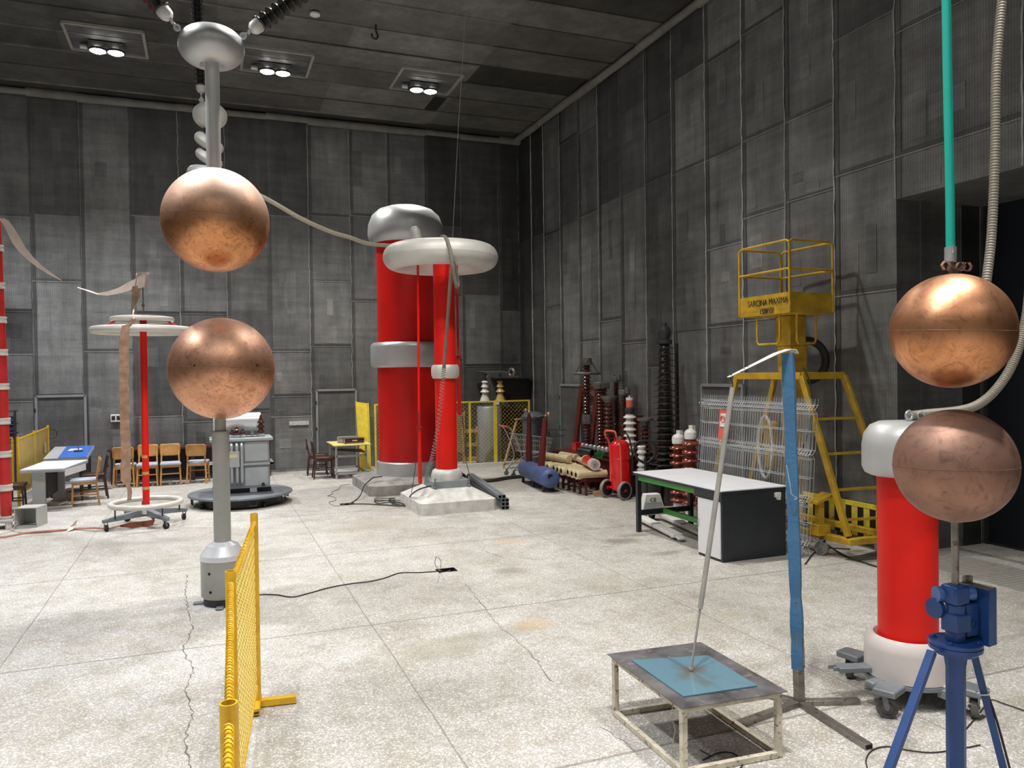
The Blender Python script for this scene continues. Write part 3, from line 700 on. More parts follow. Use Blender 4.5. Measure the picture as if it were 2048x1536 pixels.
t = thing('suspended_sphere', 'copper sphere with dusty top hanging under a grey ring, upper of the left pair', 'electrode', (SX-.02, SY, 3.3))
c = py(432, 441, SY); UC = c
b = MB(); b.sph((0, 0, 0), .52, 64, 40); o = b.build('sphere', 'cop_ul', t, local=True); o.location = c-t.location; o.rotation_euler = (.06, .0, .9)
b = MB(); sphere_seam(b, (0, 0, 0), .52); b.build('seam', 'seam', o, local=True)
tz = py(421, 97, SY); xr = c.x-.01
b = MB(); b.lathe([(0, c.z+.45), (.072, c.z+.45), (.068, tz.z-.05), (0, tz.z-.05)], (xr, by, 0), n=32); b.build('rod', 'cap', t)
zt = py(421, 52, SY).z; zb = py(421, 137, SY).z; hz_ = (zt-zb)/2-.03; zm = (zt+zb)/2
b = MB(); b.lathe([(0, zm+hz_*.9)]+[(.12+.2*1.0*cos(a)*1.0, zm+hz_*sin(a)) for a in [pi/2-pi*i/20 for i in range(21)]]+[(.085, zm-hz_*.82), (0, zm-hz_*.8)], (xr, by, 0), n=56); b.build('corona_ring', 'alu', t)
b = MB()
for dx in (-.09, .09): b.sph((xr+dx, by-.08, zm-hz_*.9), .012, 10, 6)
b.build('bolt', 'galv', t)
def ins_string(p0, p1, n, rc, rs_, label, name='insulator_string', mt='blackglaze', grp=None):
    """suspension insulator from p0 (lower end) to p1 with end caps and link"""
    p0, p1 = V(p0), V(p1); d = (p1-p0).normalized(); L_ = (p1-p0).length
    t = thing(name, label, 'insulator', p0, grp)
    b = MB(); b.lathe(sheds(n, rc, rs_, (L_-.34)/n, .22), p0, d, 20); b.build('porcelain_body', mt, t)
    for k in (0, 1):
        q = p0+d*(.14 if k == 0 else L_-.12); b = MB(); b.lathe([(0, -.0), (rc*.9, 0), (rc*1.35, .03), (rc*1.45, .1), (rc*1.2, .12), (0, .12)], q, d if k == 0 else -d, 16); b.build('end_cap', 'aluwhite', t)
    b = MB(); u = d.cross(V((0, 1, 0))).normalized()
    b.tube([p0, p0+d*.08], .014, 8); b.lathe([(.012, -.012), (.035, -.012), (.035, .012), (.012, .012)], p0+d*.03, V((0, 1, 0)), 14); b.box(p0+d*.11, (.02, .03, .08), face_rot(u, d)); b.build('link', 'galv', t)
    return t
a1 = py(368, 64, SY); dirL = (py(300, 15, SY+.4)-py(340, 45, SY+.1)).normalized()
ins_string(py(358, 60, SY), py(358, 60, SY)+V((-1.85, .35, 2.33)).normalized()*3.05, 34, .05, .095, 'dark ribbed insulator string leading up left from the grey ring')
ins_string(py(482, 75, SY), py(482, 75, SY)+V((1.9, .1, 1.7)).normalized()*3.3, 36, .05, .095, 'dark ribbed insulator string leading up right from the grey ring')
# far hanging ring chain and its own insulator string
YC = 12.0
q0 = py(403, 205, YC); q1 = py(392, 25, YC)
ins_string(q0, V((q1.x, YC, CZ-.28)), 26, .045, .085, 'dark insulator string hanging behind the left grey rod')
t = thing('hook_chain', 'short chain shackle holding the rear insulator string to the ceiling', 'chain', (q1.x, YC, CZ-.25))
b = MB(); b.tube([(q1.x, YC, CZ-.28), (q1.x, YC, CZ)], .012, 8); b.build('eye_bolt', 'dark', t)
b = MB(); b.torus((q1.x, YC, CZ-.2), .04, .01, (0, 1, 0), 16, 6); b.build('shackle', 'dark', t)
t = thing('ring_chain_electrode', 'column of white and grey corona rings hanging behind the left grey rod', 'electrode', (py(415, 300, YC).x, YC, py(415, 345, YC).z))
b = MB(); b.sph(py(420, 232, YC), .235, 36, 22, .82); b.build('ball', 'aluwhite', t)
rod = [py(405, 205, YC), py(412, 260, YC), py(414, 345, YC)]
b = MB(); b.tube(rod, .03, 8); b.build('hanger', 'dark', t)
for (x, y, RR, r, ax) in ((418, 286, .13, .085, (.5, -.35, .8)), (418, 317, .125, .075, (.5, -.35, .8)), (418, 350, .2, .1, (0.1, -.1, 1))):
    b = MB(); b.torus(py(x, y, YC), RR, r, ax, 36, 14); b.build('ring', 'aluwhite' if y < 340 else 'cap', t)
# flexible line from the rings to the big tower
b = MB(); b.tube([py(418, 345, YC), py(480, 372, 12.1), py(541, 402, 12.2), py(600, 436, 12.4), py(660, 463, 12.7), py(700, 475, 12.9), py(735, 487, 13.2), py(775, 491, 13.4), py(800, 492, 13.6)], .033, 10, 6)
solo(b, 'flexible_conductor', 'rope', 'thick beige cable slung from the left rings to the red towers', 'cable')

# ------------------------------------------------------------------ foreground yellow barrier
FP = [fl(508, 1027, 1.35), fl(461, 1142, 1.35), fl(457, 1405, 1.35)]
FP.append(FP[2]+(FP[2]-FP[1]))
t = thing('mesh_barrier', 'yellow chain link barrier with round posts, close to the camera at bottom left', 'barrier', (FP[1].x, FP[1].y, 0))
for i, p in enumerate(FP):
    r = .026; b = MB(); b.lathe([(r-.005, 1.3), (r-.005, 1.35), (r, 1.35), (r, .0), (0, 0)], (p.x, p.y, 0), n=20)
    po = b.build('post', 'yellow', t)
    b = MB(); z = .03
    d = (FP[1]-FP[0]); d.z = 0; d.normalize(); s_ = V((-d.y, d.x, 0))
    b.beam(V((p.x, p.y, z))+s_*-.0, V((p.x, p.y, z))+s_*.26, .05, .05); b.beam(V((p.x, p.y, z))-d*.1, V((p.x, p.y, z))+d*.16, .05, .05)
    ft = b.build('foot', 'yellow', t, bevel=.004)
    if i == 0:
        b = MB(); b.box(V((p.x, p.y, z))+d*.159, (.038, .005, .038), face_rot(s_, (0, 0, 1))@Matrix.Rotation(0, 3, 'Z')); b.build('open_end', 'hole', ft)
for i in range(3):
    a, c = FP[i], FP[i+1]; d = (c-a); d.z = 0; L_ = d.length; d.normalize(); s_ = V((d.y, -d.x, 0))
    o0 = V((a.x, a.y, .16))+d*.03
    b = MB(); chainlink(b, o0, d, (0, 0, 1), L_-.06, 1.12, .029, .0028); b.build('chain_link_panel', 'meshyel', t)
    b = MB(); zt = 1.29; p0 = V((a.x, a.y, zt))+d*.03; p1 = V((c.x, c.y, zt))-d*.03
    b.tube([p0, p1], .0105, 10)
    n = int(L_/.03); pts = []
    for k in range(n*8):
        an = 2*pi*k/8; pts.append(p0+(p1-p0)*(k/(n*8))+s_*cos(an)*.0135+V((0, 0, sin(an)*.0135)))
    b.tube(pts, .0028, n=4); b.build('wrapped_rail', 'yellow', t)
    b = MB(); b.tube([V((a.x, a.y, .16))+d*.03, V((c.x, c.y, .16))-d*.03], .0105, 8); b.build('bottom_rail', 'yellow', t)
    b = MB(); b.tube([V((a.x, a.y, .16))+d*.03, V((a.x, a.y, 1.29))+d*.03], .006, 6); b.tube([V((c.x, c.y, .16))-d*.03, V((c.x, c.y, 1.29))-d*.03], .006, 6); b.build('edge_rod', 'yellow', t)

# ------------------------------------------------------------------ low test table
TA, TB, TC, TD = (fl(1214, 1309, .4), fl(1401, 1285, .4), fl(1576, 1384, .4), fl(1364, 1419, .4))
TM = (TA+TB+TC+TD)/4
t = thing('low_test_table', 'low steel table with scorched sheet top on chipped cream legs, bottom right', 'table', (TM.x, TM.y, 0))
b = MB(); b.extr([p+V((0, 0, .0)) for p in (TD, TC, TB, TA)], (0, 0, .004)); b.build('sheet_top', 'plate', t)
ins = [p.lerp(TM, .1) for p in (TA, TB, TC, TD)]
for p in ins:
    b = MB(); b.box((p.x, p.y, .2), (.035, .035, .396), Matrix.Rotation(.03, 3, 'Z')); b.build('leg', 'rustwhite', t, bevel=.002)
for i in range(4):
    a, c = ins[i], ins[(i+1) % 4]
    b = MB(); b.beam((a.x, a.y, .38), (c.x, c.y, .38), .034, .034); b.build('top_rail', 'rustwhite', t, bevel=.002)
    b = MB(); b.beam((a.x, a.y, .02), (c.x, c.y, .02), .034, .034); b.build('bottom_rail', 'rustwhite', t, bevel=.002)
GA, GB, GC, GD = (fl(1263, 1321.5, .407), fl(1416, 1312, .407), fl(1514.5, 1372.7, .407), fl(1367, 1394.5, .407))
b = MB(); b.extr([p-V((0, 0, .002)) for p in (GD, GC, GB, GA)], (0, 0, .008)); solo(b, 'glass_sheet', 'pane', 'bluish glass sheet lying on the low steel table', 'glass')
b = MB(); q = ins[3]; b.tube([(q.x+.0, q.y+.1, .38), (q.x-.02, q.y+.09, .3), (q.x+.01, q.y+.1, .22), (q.x-.01, q.y+.1, .12), (q.x+.03, q.y+.13, .02), (q.x+.1, q.y+.02, .006)], .0025, 5, 4)
solo(b, 'earth_lead', 'rope', 'thin frayed string hanging under the low steel table', 'string')
b = MB(); b.tube([fl(1400, 1500, .006), fl(1420, 1512, .006), fl(1405, 1520, .006), fl(1440, 1505, .01), fl(1470, 1508, .006), fl(1485, 1530, .006), fl(1460, 1550, .006)], .004, 5, 6)
solo(b, 'loose_wire', 'cable', 'curled dark wire on the floor under the low table', 'wire')
b = MB()
a = fl(1462, 1486, 0); b.extr([fl(1430, 1530), fl(1500, 1512), fl(1462, 1492), fl(1420, 1500)], (0, 0, .002)); 

# ------------------------------------------------------------------ blue padded post with swinging rod
BP = fl(1599, 1410); PH = 2.42
t = thing('padded_post', 'tall blue padded square post on a flat steel cross foot', 'post', (BP.x, BP.y, 0))
tp = py(1576, 706, BP.y); tilt = V((tp.x-BP.x, 0, tp.z))
b = MB(); b.beam((BP.x, BP.y, .02), V((BP.x, BP.y, 0))+tilt*.3, .055, .055, (0, 1, 0)); b.build('steel_core', 'rawsteel', t, bevel=.003)
zs = py(1599, 1336, BP.y).z
b = MB(); N_ = 22
secs = []
for k in range(N_+1):
    f = k/N_; z = zs+(tp.z-zs)*f; cx = BP.x+tilt.x*z/tp.z; wv = .041+.002*sin(f*23)+(.003 if k in (3, 4, 9) else 0)
    if k in (2, 5): wv -= .004
    tw = .62+.12*sin(f*3)
    secs.append([V((cx+wv*1.25*cos(a+tw), BP.y+wv*1.25*sin(a+tw), z)) for a in (R(45), R(135), R(225), R(315))])
for A_, B_ in zip(secs, secs[1:]):
    b.add(A_+B_, [(0, 1, 5, 4), (1, 2, 6, 5), (2, 3, 7, 6), (3, 0, 4, 7)])
b.add(secs[-1], [(0, 1, 2, 3)]); b.add(secs[0], [(3, 2, 1, 0)]); pad = b.build('blue_padding', 'bluefoam', t, angle=25)
b = MB(); fr = secs[0][2].lerp(secs[0][3], .45)-V((0, .003, 0)); fr2 = secs[3][2].lerp(secs[3][3], .45)-V((0, .003, 0)); b.ribbon([fr+V((0, 0, .03)), fr.lerp(fr2, .3), fr.lerp(fr2, .75)], (1, 0, 0), .01, .004); b.build('tear', 'foam_tear', pad)
for tip, nm in (((1472, 1450), 0), ((1718, 1401), 0), ((1738, 1493), 0), ((1520, 1385), 0)):
    e = fl(*tip, .02); b = MB(); b.beam((BP.x, BP.y, .018), (e.x, e.y, .018), .055, .035); ft = b.build('cross_foot', 'rawsteel', t, bevel=.002)
    if tip[0] > 1730:
        dd = (V((e.x, e.y, .018))-V((BP.x, BP.y, .018))).normalized(); b = MB(); b.beam(V((e.x, e.y, .018))+dd*.001, V((e.x, e.y, .018))+dd*.003, .042, .022); b.build('open_end', 'hole', ft)
# white strap arm
tT = tp+V((0, 0, .02)); RT_ = py(1461, 752, BP.y-.05); kn = py(1552, 707, BP.y-.03)
b = MB(); b.ribbon([tT+V((.06, 0, -.025)), tT+V((.045, 0, 0)), tT+V((0, 0, .004)), kn, kn.lerp(RT_, .5), RT_, RT_+(RT_-kn).normalized()*.02], (0.05, 1, 0), lambda i: .07 if i < 4 else (.045 if i < 5 else .028), .005)
b.build('strap_arm', 'whitepaint', t, bevel=.001)
b = MB()
for f in (.62, .7): q = kn.lerp(RT_, f); b.cyl(q-V((0, 0, .0035)), q+V((0, 0, .006)), .005, n=8)
b.build('strap_hole', 'dark', t)
b = MB(); pa = py(1581, 975, BP.y-.075); b.tube([py(1573, 930, BP.y-.07), pa, py(1583, 988, BP.y-.07), py(1594, 996, BP.y-.07), py(1588, 999, BP.y-.07)], .003, 6, 4); b.build('wire_hook', 'galv', t)
# swinging rod
foot = fl(1382, 1342, .413); top = py(1465, 775, BP.y-.06); mid = top.lerp(foot, .785)
t = thing('suspended_rod', 'thin grey rod hanging from the white arm and touching the glass sheet', 'rod', foot)
b = MB(); b.tube([top, mid], .0165, 16); b.build('sleeve', 'pipegrey', t)
b = MB(); b.tube([mid, foot+V((0, 0, .008))], .008, 10); b.tube([foot+V((0, 0, .02)), foot+V((0, 0, .004))], .013, 12); b.build('tip_rod', 'pipegrey', t)
b = MB(); b.tube([top-V((0, 0, .02)), top+V((0, 0, .04)), RT_-V((0, 0, .02)), RT_+V((.005, 0, .008)), RT_+V((.02, 0, .0))], .0035, 6, 4); b.build('hanging_hook', 'dark', t)

# ------------------------------------------------------------------ right sphere gap on the blue tripod
YR = 2.49
q = lambda x, y, Y=YR: py(x, y, Y)
lc = q(1909, 931); uc = q(1903, 662); uc.x = lc.x-.012
t = thing('tripod_sphere_stand', 'dull copper sphere on a blue tripod drive, lower of the right pair', 'electrode', (lc.x, YR, 0))
b = MB(); b.sph((0, 0, 0), .2475, 64, 40); o = b.build('sphere', 'cop_lr', t, local=True); o.location = lc-t.location; o.rotation_euler = (.03, .02, 2.2)
b = MB(); sphere_seam(b, (0, 0, 0), .248); b.build('seam', 'seam', o, local=True)
X0 = lc.x
zb = lambda y: q(1903, y).z
b = MB(); b.cyl((X0, YR, zb(1175)-.02), (X0, YR, lc.z-.22), .0155, n=18); b.lathe([(0, 0), (.028, 0), (.028, .012), (0, .012)], (X0, YR, lc.z-.25), n=16); b.build('steel_rod', 'rawsteel', t)
zf = zb(1282)
b = MB(); b.box((X0, YR, (zb(1170)+zb(1208))/2), (.088, .08, zb(1170)-zb(1208))); b.build('top_block', 'blue', t, bevel=.01)
b = MB(); b.lathe([(0, zf), (.04, zf), (.04, zb(1208)), (0, zb(1208))], (X0, YR, 0), n=28); b.box((X0-.003, YR-.005, (zb(1226)+zb(1262))/2), (.084, .084, zb(1226)-zb(1262))); b.build('gear_column', 'blue', t, bevel=.004)
b = MB(); b.cyl((X0-.058, YR+.05, zb(1192)), (X0+.105, YR+.0, zb(1192)), .034, n=24); b.build('motor', 'bluemotor', t)
b = MB(); b.cyl((X0-.06, YR+.06, zb(1222)), (X0-.038, YR+.06, zb(1222)), .045, n=20); b.build('flange_plate', 'blue', t)
b = MB(); b.box((X0+.075, YR+.02, (zb(1210)+zb(1276))/2), (.075, .09, zb(1210)-zb(1276))); b.build('gearbox', 'blue', t, bevel=.004)
b = MB(); b.box((X0+.135, YR+.0, (zb(1180)+zb(1293))/2), (.06, .14, zb(1180)-zb(1293)), Matrix.Rotation(.15, 3, 'Z')); bx_ = b.build('control_box', 'blue', t, bevel=.003)
b = MB(); b.box((X0+.136, YR+.0, zb(1179)), (.058, .136, .006), Matrix.Rotation(.15, 3, 'Z')); b.box((X0+.14, YR+.05, zb(1176)+.01), (.045, .02, .03)); b.build('bracket', 'rawsteel', bx_, bevel=.002)
b = MB(); b.torus((X0+.08, YR-.028, zb(1250)), .017, .002, (0, 1, 0), 20, 6); b.build('cover_ring', 'blue', t)
b = MB(); b.lathe([(0, zf-.055), (.085, zf-.055), (.09, zf-.04), (.108, zf-.034), (.108, zf-.018), (.104, zf-.017), (.104, zf-.014), (.108, zf-.013), (.108, zf), (0, zf)], (X0, YR, 0), n=48); fg = b.build('flange_disc', 'blue', t)
for a in (-155, -62, 30, 120):
    cc = V((X0+cos(R(a))*.085, YR+sin(R(a))*.085, zf)); b = MB(); b.lathe([(0, 0), (.015, 0), (.015, .003), (.009, .003), (.009, .012), (0, .012)], cc, n=6); b.build('bolt', 'blue', fg)
b = MB(); b.lathe([(0, .01), (.04, .01), (.04, zf-.12), (.05, zf-.055), (0, zf-.05)], (X0, YR, 0), n=8); b.build('centre_column', 'blue', t, angle=20)
l1 = q(1864, 1303); l2 = q(1770, 1560, YR-.1); l1b = q(1947, 1303); l2b = q(2013, 1560, YR-.1)
for a, c in ((l1, l2), (l1b, l2b), (V((X0+.05, YR+.04, zf-.03)), V((X0+.25, YR+.2, zf-.62)))):
    d = (c-a); e = a+d*((a.z-.015)/(a.z-c.z)); b = MB(); b.beam(a, e, .034, .028); b.build('leg', 'blue', t, bevel=.002)
    if a is l1b: lg = (a, e)
b = MB(); b.tube([(X0+.145, YR+.02, zb(1294)), lg[0]+V((.03, 0, -.08)), lg[0].lerp(lg[1], .3)+V((.022, -.01, 0)), lg[0].lerp(lg[1], .7)+V((.025, -.01, 0))], .005, 8, 5); b.build('supply_cable', 'cable', t)
b = MB(); qq = lg[0].lerp(lg[1], .175); b.torus(qq, .032, .0025, (lg[1]-lg[0]).normalized(), 20, 6); b.build('cable_tie', 'whitepaint', t)
t = thing('hanging_sphere', 'shiny copper sphere hanging from a turquoise tube on the right', 'electrode', (uc.x, YR, uc.z-.25))
b = MB(); b.sph((0, 0, 0), .25, 64, 40); o = b.build('sphere', 'cop_ur', t, local=True); o.location = uc-t.location; o.rotation_euler = (.04, -.02, .6)
b = MB(); sphere_seam(b, (0, 0, 0), .25); b.build('seam', 'seam', o, local=True)
tt = q(1901, 515); b = MB(); b.tube([tt, q(1900, 400), q(1896, 200), q(1892.5, 0), q(1886, -400), V((q(1880, -700).x, YR, CZ))], .0185, 20, 4); b.build('turquoise_tube', 'teal', t)
b = MB(); b.lathe([(.019, -.02), (.024, -.02), (.024, .045), (.019, .045)], tt, n=24); b.cyl((tt.x-.01, YR-.026, tt.z+.02), (tt.x-.01, YR-.02, tt.z+.02), .005, n=8); b.build('clamp_sleeve', 'galv', t)
b = MB(); b.cyl((uc.x, YR, uc.z+.24), (tt.x, YR, tt.z), .01, n=12); b.box((uc.x+.01, YR, uc.z+.27), (.05, .02, .03), Matrix.Rotation(.5, 3, 'Y')); b.build('terminal', 'rawsteel', t)
for i, (sx, n) in enumerate(((-1, 0), (1, 0), (1, 1))):
    b = MB(); p0 = V((uc.x+.01*sx, YR-.01, uc.z+.285))
    b.ribbon([p0+V((sx*(.0+n*.03), 0, -.01)), p0+V((sx*(.02+n*.04), 0, .015)), p0+V((sx*(.045+n*.04), 0, .018)), p0+V((sx*(.06+n*.04), 0, 0)), p0+V((sx*(.045+n*.04), 0, -.02)), p0+V((sx*(.02+n*.02), 0, -.015)), p0+V((sx*.0, 0, -.01))], (0, 1, 0), .014, .0015); b.build('copper_loop', 'copper', t)

# ------------------------------------------------------------------ red column on a trolley, right
CX, CY_ = 4.53, 4.05
t = thing('red_column_capacitor', 'short bright red column with grey domed cap on a caster trolley, right', 'capacitor', (CX, CY_, 0))
rc = .192
b = MB(); b.lathe([(0, .2), (rc, .2), (rc, 1.6), (0, 1.6)], (CX, CY_, 0), n=56); b.build('red_body', 'red2', t)
b = MB(); b.lathe([(rc-.01, 1.57), (.24, 1.555), (.27, 1.57), (.288, 1.61), (.288, 1.76), (.275, 1.84), (.235, 1.9), (.18, 1.925), (0, 1.935)], (CX, CY_, 0), n=56); b.build('domed_cap', 'cap', t)
b = MB(); b.lathe([(rc+.002, .3), (rc+.006, .4), (rc+.03, .445), (.25, .445), (.28, .4), (.282, .36), (.282, .175), (0, .175)], (CX, CY_, 0), n=56); b.build('base_collar', 'pinkish', t)
b = MB(); b.lathe([(0, .145), (.292, .145), (.292, .17), (0, .17)], (CX, CY_, 0), n=56); b.build('base_plate', 'castersteel', t)
M['castdark'] = mat('worn dark caster', (.09, .085, .08), .6, 0, .4, 12)
cst = [V((4.13, 3.86, 0)), V((4.65, 3.64, 0)), V((4.93, 4.25, 0)), V((4.42, 4.47, 0))]
# caster arms under grey covers
def caster(par, p, r, wd, h, dirv, mt='greyrub'):
    """swivel caster with its wheel touching the floor at p"""
    d = V(dirv).normalized(); a = V((-d.y, d.x, 0)); c = V((p[0], p[1], r))
    b = MB(); b.lathe([(0, -wd/2), (r*.55, -wd/2), (r*.62, -wd/2*.7), (r*.95, -wd/2), (r, -wd/3), (r, wd/3), (r*.95, wd/2), (r*.62, wd/2*.7), (r*.55, wd/2), (0, wd/2)], c, a, 24); wh = b.build('caster_wheel', mt, par)
    b = MB()
    for s_ in (-1, 1): b.beam(c+a*s_*(wd/2+.006), c+d*.02+a*s_*(wd/2+.006)+V((0, 0, h-r)), r*.5, .005, up=a)
    b.box(c+d*.02+V((0, 0, h-r)), (r*.9, wd+.02, .008), face_rot(d, a)); b.cyl(c-a*(wd/2+.012), c+a*(wd/2+.012), r*.16, n=10); b.build('fork', 'castersteel', wh)
    return wh
for i, p in enumerate(cst):
    d = (p-V((CX, CY_, 0))).normalized(); caster(t, p, .068, .045, .15, d.cross(V((0, 0, 1)))*(.9)+d*.4, 'castdark')
    a = V((-d.y, d.x, 0)); c = p-d*.02+V((0, 0, .175))
    b = MB(); b.extr([c-a*.07+d*.09-V((0, 0, .02)), c+a*.07+d*.09-V((0, 0, .02)), c+a*.085-d*.09-V((0, 0, .02)), c-a*.085-d*.09-V((0, 0, .02))], (0, 0, .045)); b.build('caster_cover', 'castersteel', t, bevel=.01)
    b = MB(); b.beam(V((CX, CY_, .15))+d*.2, c-V((0, 0, .03)), .07, .02); b.build('arm', 'castersteel', t)
d = V((-.95, .35, 0)).normalized(); c0 = V((CX, CY_, .17))
b = MB(); b.beam(c0+d*.28+V((0, 0, .04)), c0+d*.5+V((0, 0, .04)), .1, .035); b.beam(c0+d*.5+V((0, .02, .045)), c0+d*.55+V((0, .02, .045)), .01, .03); b.beam(c0+d*.5+V((0, -.03, .045)), c0+d*.55+V((0, -.03, .045)), .01, .03); b.build('tow_bracket', 'castersteel', t, bevel=.008)
d = V((-1, -.05, 0)).normalized(); b = MB(); b.beam(c0+d*.26-V((0, 0, .02)), c0+d*.38-V((0, 0, .02)), .08, .05); b.build('side_lug', 'castersteel', t, bevel=.015)
d = V((.15, -1, 0)).normalized(); c1 = c0+d*.3
b = MB(); b.box(c1-V((0, 0, .04)), (.14, .1, .06), face_rot((1, .15, 0), (-.15, 1, 0))); jb = b.build('junction_box', 'trgrey', t, bevel=.006)
b = MB(); b.box(c1+V((0, 0, -.0)), (.09, .07, .02), face_rot((1, .15, 0), (-.15, 1, 0))); b.build('box_lid', 'pinkish', jb, bevel=.003)
b = MB(); e = c1+d*.05+V((-.02, 0, -.04)); b.tube([e, e+d*.03, e+d*.07+V((.03, 0, -.03)), e+d*.12+V((.06, 0, -.09))], .004, 8, 4); b.build('white_plug', 'whitepaint', jb)
b = MB(); e = V((CX+.03, CY_, 1.935)); b.torus(e+V((-.06, -.05, .035)), .03, .009, (0, 1, 0), 20, 8); b.cyl(e+V((-.06, -.05, 0)), e+V((-.06, -.05, .01)), .02, n=10); b.build('eye_bolt', 'galv', t)
b = MB(); b.torus(e+V((.05, -.05, .03)), .025, .006, (.3, 1, 0), 20, 8); b.build('shackle', 'galv', t)
# corrugated hoses
def hose(pts, r, name, label, n=0):
    P_ = [V(p) for p in pts]; b0 = MB(); b0.tube(P_, r, 4, 12); c = [sum((b0.v[i*4+k] for k in range(4)), V())/4 for i in range(len(b0.v)//4)]
    out = [c[0]]; acc = 0; st = .0055
    for a, d_ in zip(c, c[1:]):
        L_ = (d_-a).length; pos = st-acc
        while pos < L_: out.append(a.lerp(d_, pos/L_)); pos += st
        acc = (L_-(pos-st))
    b = MB(); b.tube(out, r, 12, rf=lambda i, n_: r*(1.0 if i % 3 else .84)); return solo(b, name, 'hosegrey', label, 'hose', angle=60)
cp = V((CX+.02, CY_-.02, 1.965))
hose([cp+V((-.02, 0, 0)), cp+V((.12, .01, .005)), q(1950, 812, 4.05), q(2012, 752, 4.02), q(2046, 665, 4.0), q(2060, 560, 4.0), q(2066, 380, 4.0), q(2068, 100, 4.0), q(2060, -400, 4.0), V((5.6, 4.0, 6.9)), V((5.5, 4.0, CZ))], .0335, 'corrugated_hose', 'corrugated grey hose curving from the short red column up behind the shiny sphere')
hose([q(1968, 655, 3.1), q(1971, 580, 3.12), q(1983, 470, 3.15), q(1990, 300, 3.15), q(1992, 150, 3.15), q(2003, 10, 3.15), q(2016, -100, 3.15), q(2040, -300, 3.2), V((4.5, 3.2, CZ))], .026, 'corrugated_hose', 'corrugated grey hose hanging straight down beside the turquoise tube')
b = MB(); b.tube([fl(2060, 1425, .008), fl(2010, 1408, .008), fl(1980, 1400, .008), fl(1960, 1425, .008), fl(1930, 1460, .008)], .004, 6, 5); solo(b, 'black_cable', 'cable', 'black cable running right from the blue tripod over the floor', 'cable')
b = MB(); b.tube([fl(1738, 1545, .006), fl(1732, 1520, .006), fl(1745, 1500, .006), fl(1775, 1493, .006), fl(1815, 1500, .006), fl(1860, 1505, .006), fl(1905, 1500, .006), fl(1960, 1490, .006)], .004, 6, 5); solo(b, 'looped_cable', 'cable', 'thin cable looping on the floor in front of the short red column', 'cable')

# ------------------------------------------------------------------ big red towers
def plinth(par, x0, x1, y0, y1, h, H_, inset, ch, mt):
    xs, ys_ = (x0, x1), (y0, y1)
    def octa(i, z, c): a, b_, d, e = x0+i, x1-i, y0+i, y1-i; return [V(k) for k in ((a+c, d, z), (b_-c, d, z), (b_, d+c, z), (b_, e-c, z), (b_-c, e, z), (a+c, e, z), (a, e-c, z), (a, d+c, z))]
    r0, r1, r2 = octa(0, 0, ch), octa(0, h, ch), octa(inset, H_, ch*1.6); b = MB(); n = 8
    b.add(r0+r1+r2, [(i, (i+1) % n, n+(i+1) % n, n+i) for i in range(n)]+[(n+i, n+(i+1) % n, 2*n+(i+1) % n, 2*n+i) for i in range(n)]+[tuple(2*n+i for i in range(n))])
    return b.build('concrete_plinth', mt, par, angle=15)
BX, BYc = 3.84, 15.6
t = thing('red_tower', 'tallest thick red tower with grey mushroom dome on a concrete plinth', 'tower', (BX, BYc, 0))
plinth(t, 2.84, 4.84, 14.6, 16.65, .19, .29, .28, .12, 'concrete')
b = MB(); b.lathe([(0, .28), (.66, .28), (.66, .54), (.635, .56), (0, .56)], (BX, BYc, 0), n=72); b.build('base_collar', 'alu', t)
b = MB(); b.lathe([(0, .55), (.61, .55), (.61, 2.55), (0, 2.55)], (BX, BYc, 0), n=72); b.build('lower_cylinder', 'red', t)
b = MB(); b.lathe([(0, 2.44), (.69, 2.44), (.735, 2.48), (.745, 2.54), (.745, 2.85), (.735, 2.9), (.69, 2.94), (0, 2.94)], (BX, BYc, 0), n=72); b.build('middle_collar', 'alu', t)
b = MB(); b.lathe([(0, 2.9), (.6, 2.9), (.6, 4.95), (0, 4.95)], (BX, BYc, 0), n=72); b.build('upper_cylinder', 'red', t)
b = MB(); b.lathe([(.55, 4.98), (.66, 4.93), (.73, 4.99), (.765, 5.12), (.75, 5.32), (.68, 5.5), (.55, 5.62), (.38, 5.68), (.2, 5.7), (0, 5.7)], (BX, BYc, 0), n=72); b.build('mushroom_dome', 'alu', t)
TX, TY = 3.86, 13.0
t = thing('red_tower', 'slimmer red tower carrying a large pale ring, in front of the tallest one', 'tower', (TX, TY, 0))
plinth(t, 3.2, 4.52, 12.3, 13.75, .19, .36, .3, .05, 'concwhite')
b = MB()
b.box((TX, TY, .42), (.66, .56, .13)); b.build('base_frame', 'trgrey', t, bevel=.01)
for dx in (-.3, .3):
    b = MB(); b.beam((TX+dx, TY-.34, .37), (TX+dx, TY+.34, .37), .05, .06); b.beam((TX+dx, TY-.31, .36), (TX+dx*1.0, TY-.31, .54), .04, .02); b.build('frame_strap', 'castersteel', t, bevel=.003)
b = MB(); b.lathe([(0, .48), (.265, .48), (.27, .56), (.25, .63), (.21, .66), (0, .66)], (TX, TY, 0), n=48); b.build('base_collar', 'aluwhite', t)
b = MB(); b.lathe([(0, .64), (.185, .64), (.185, 4.35), (0, 4.35)], (TX, TY, 0), n=48); b.build('red_cylinder', 'red2', t)
b = MB(); b.lathe([(.18, 2.22), (.215, 2.22), (.24, 2.27), (.245, 2.34), (.24, 2.41), (.215, 2.455), (.18, 2.455)], (TX, TY, 0), n=48); b.build('middle_collar', 'aluwhite', t)
b = MB(); b.torus((TX-.05, TY, 4.3), .775, .215, (0, 0, 1), 84, 24); rg = b.build('corona_ring', 'aluwhite', t)
b = MB()
for a in (40, 160, 280): b.beam((TX, TY, 4.3), (TX-.05+cos(R(a))*.62, TY+sin(R(a))*.62, 4.3), .05, .05)
b.build('ring_spokes', 'alu', t)
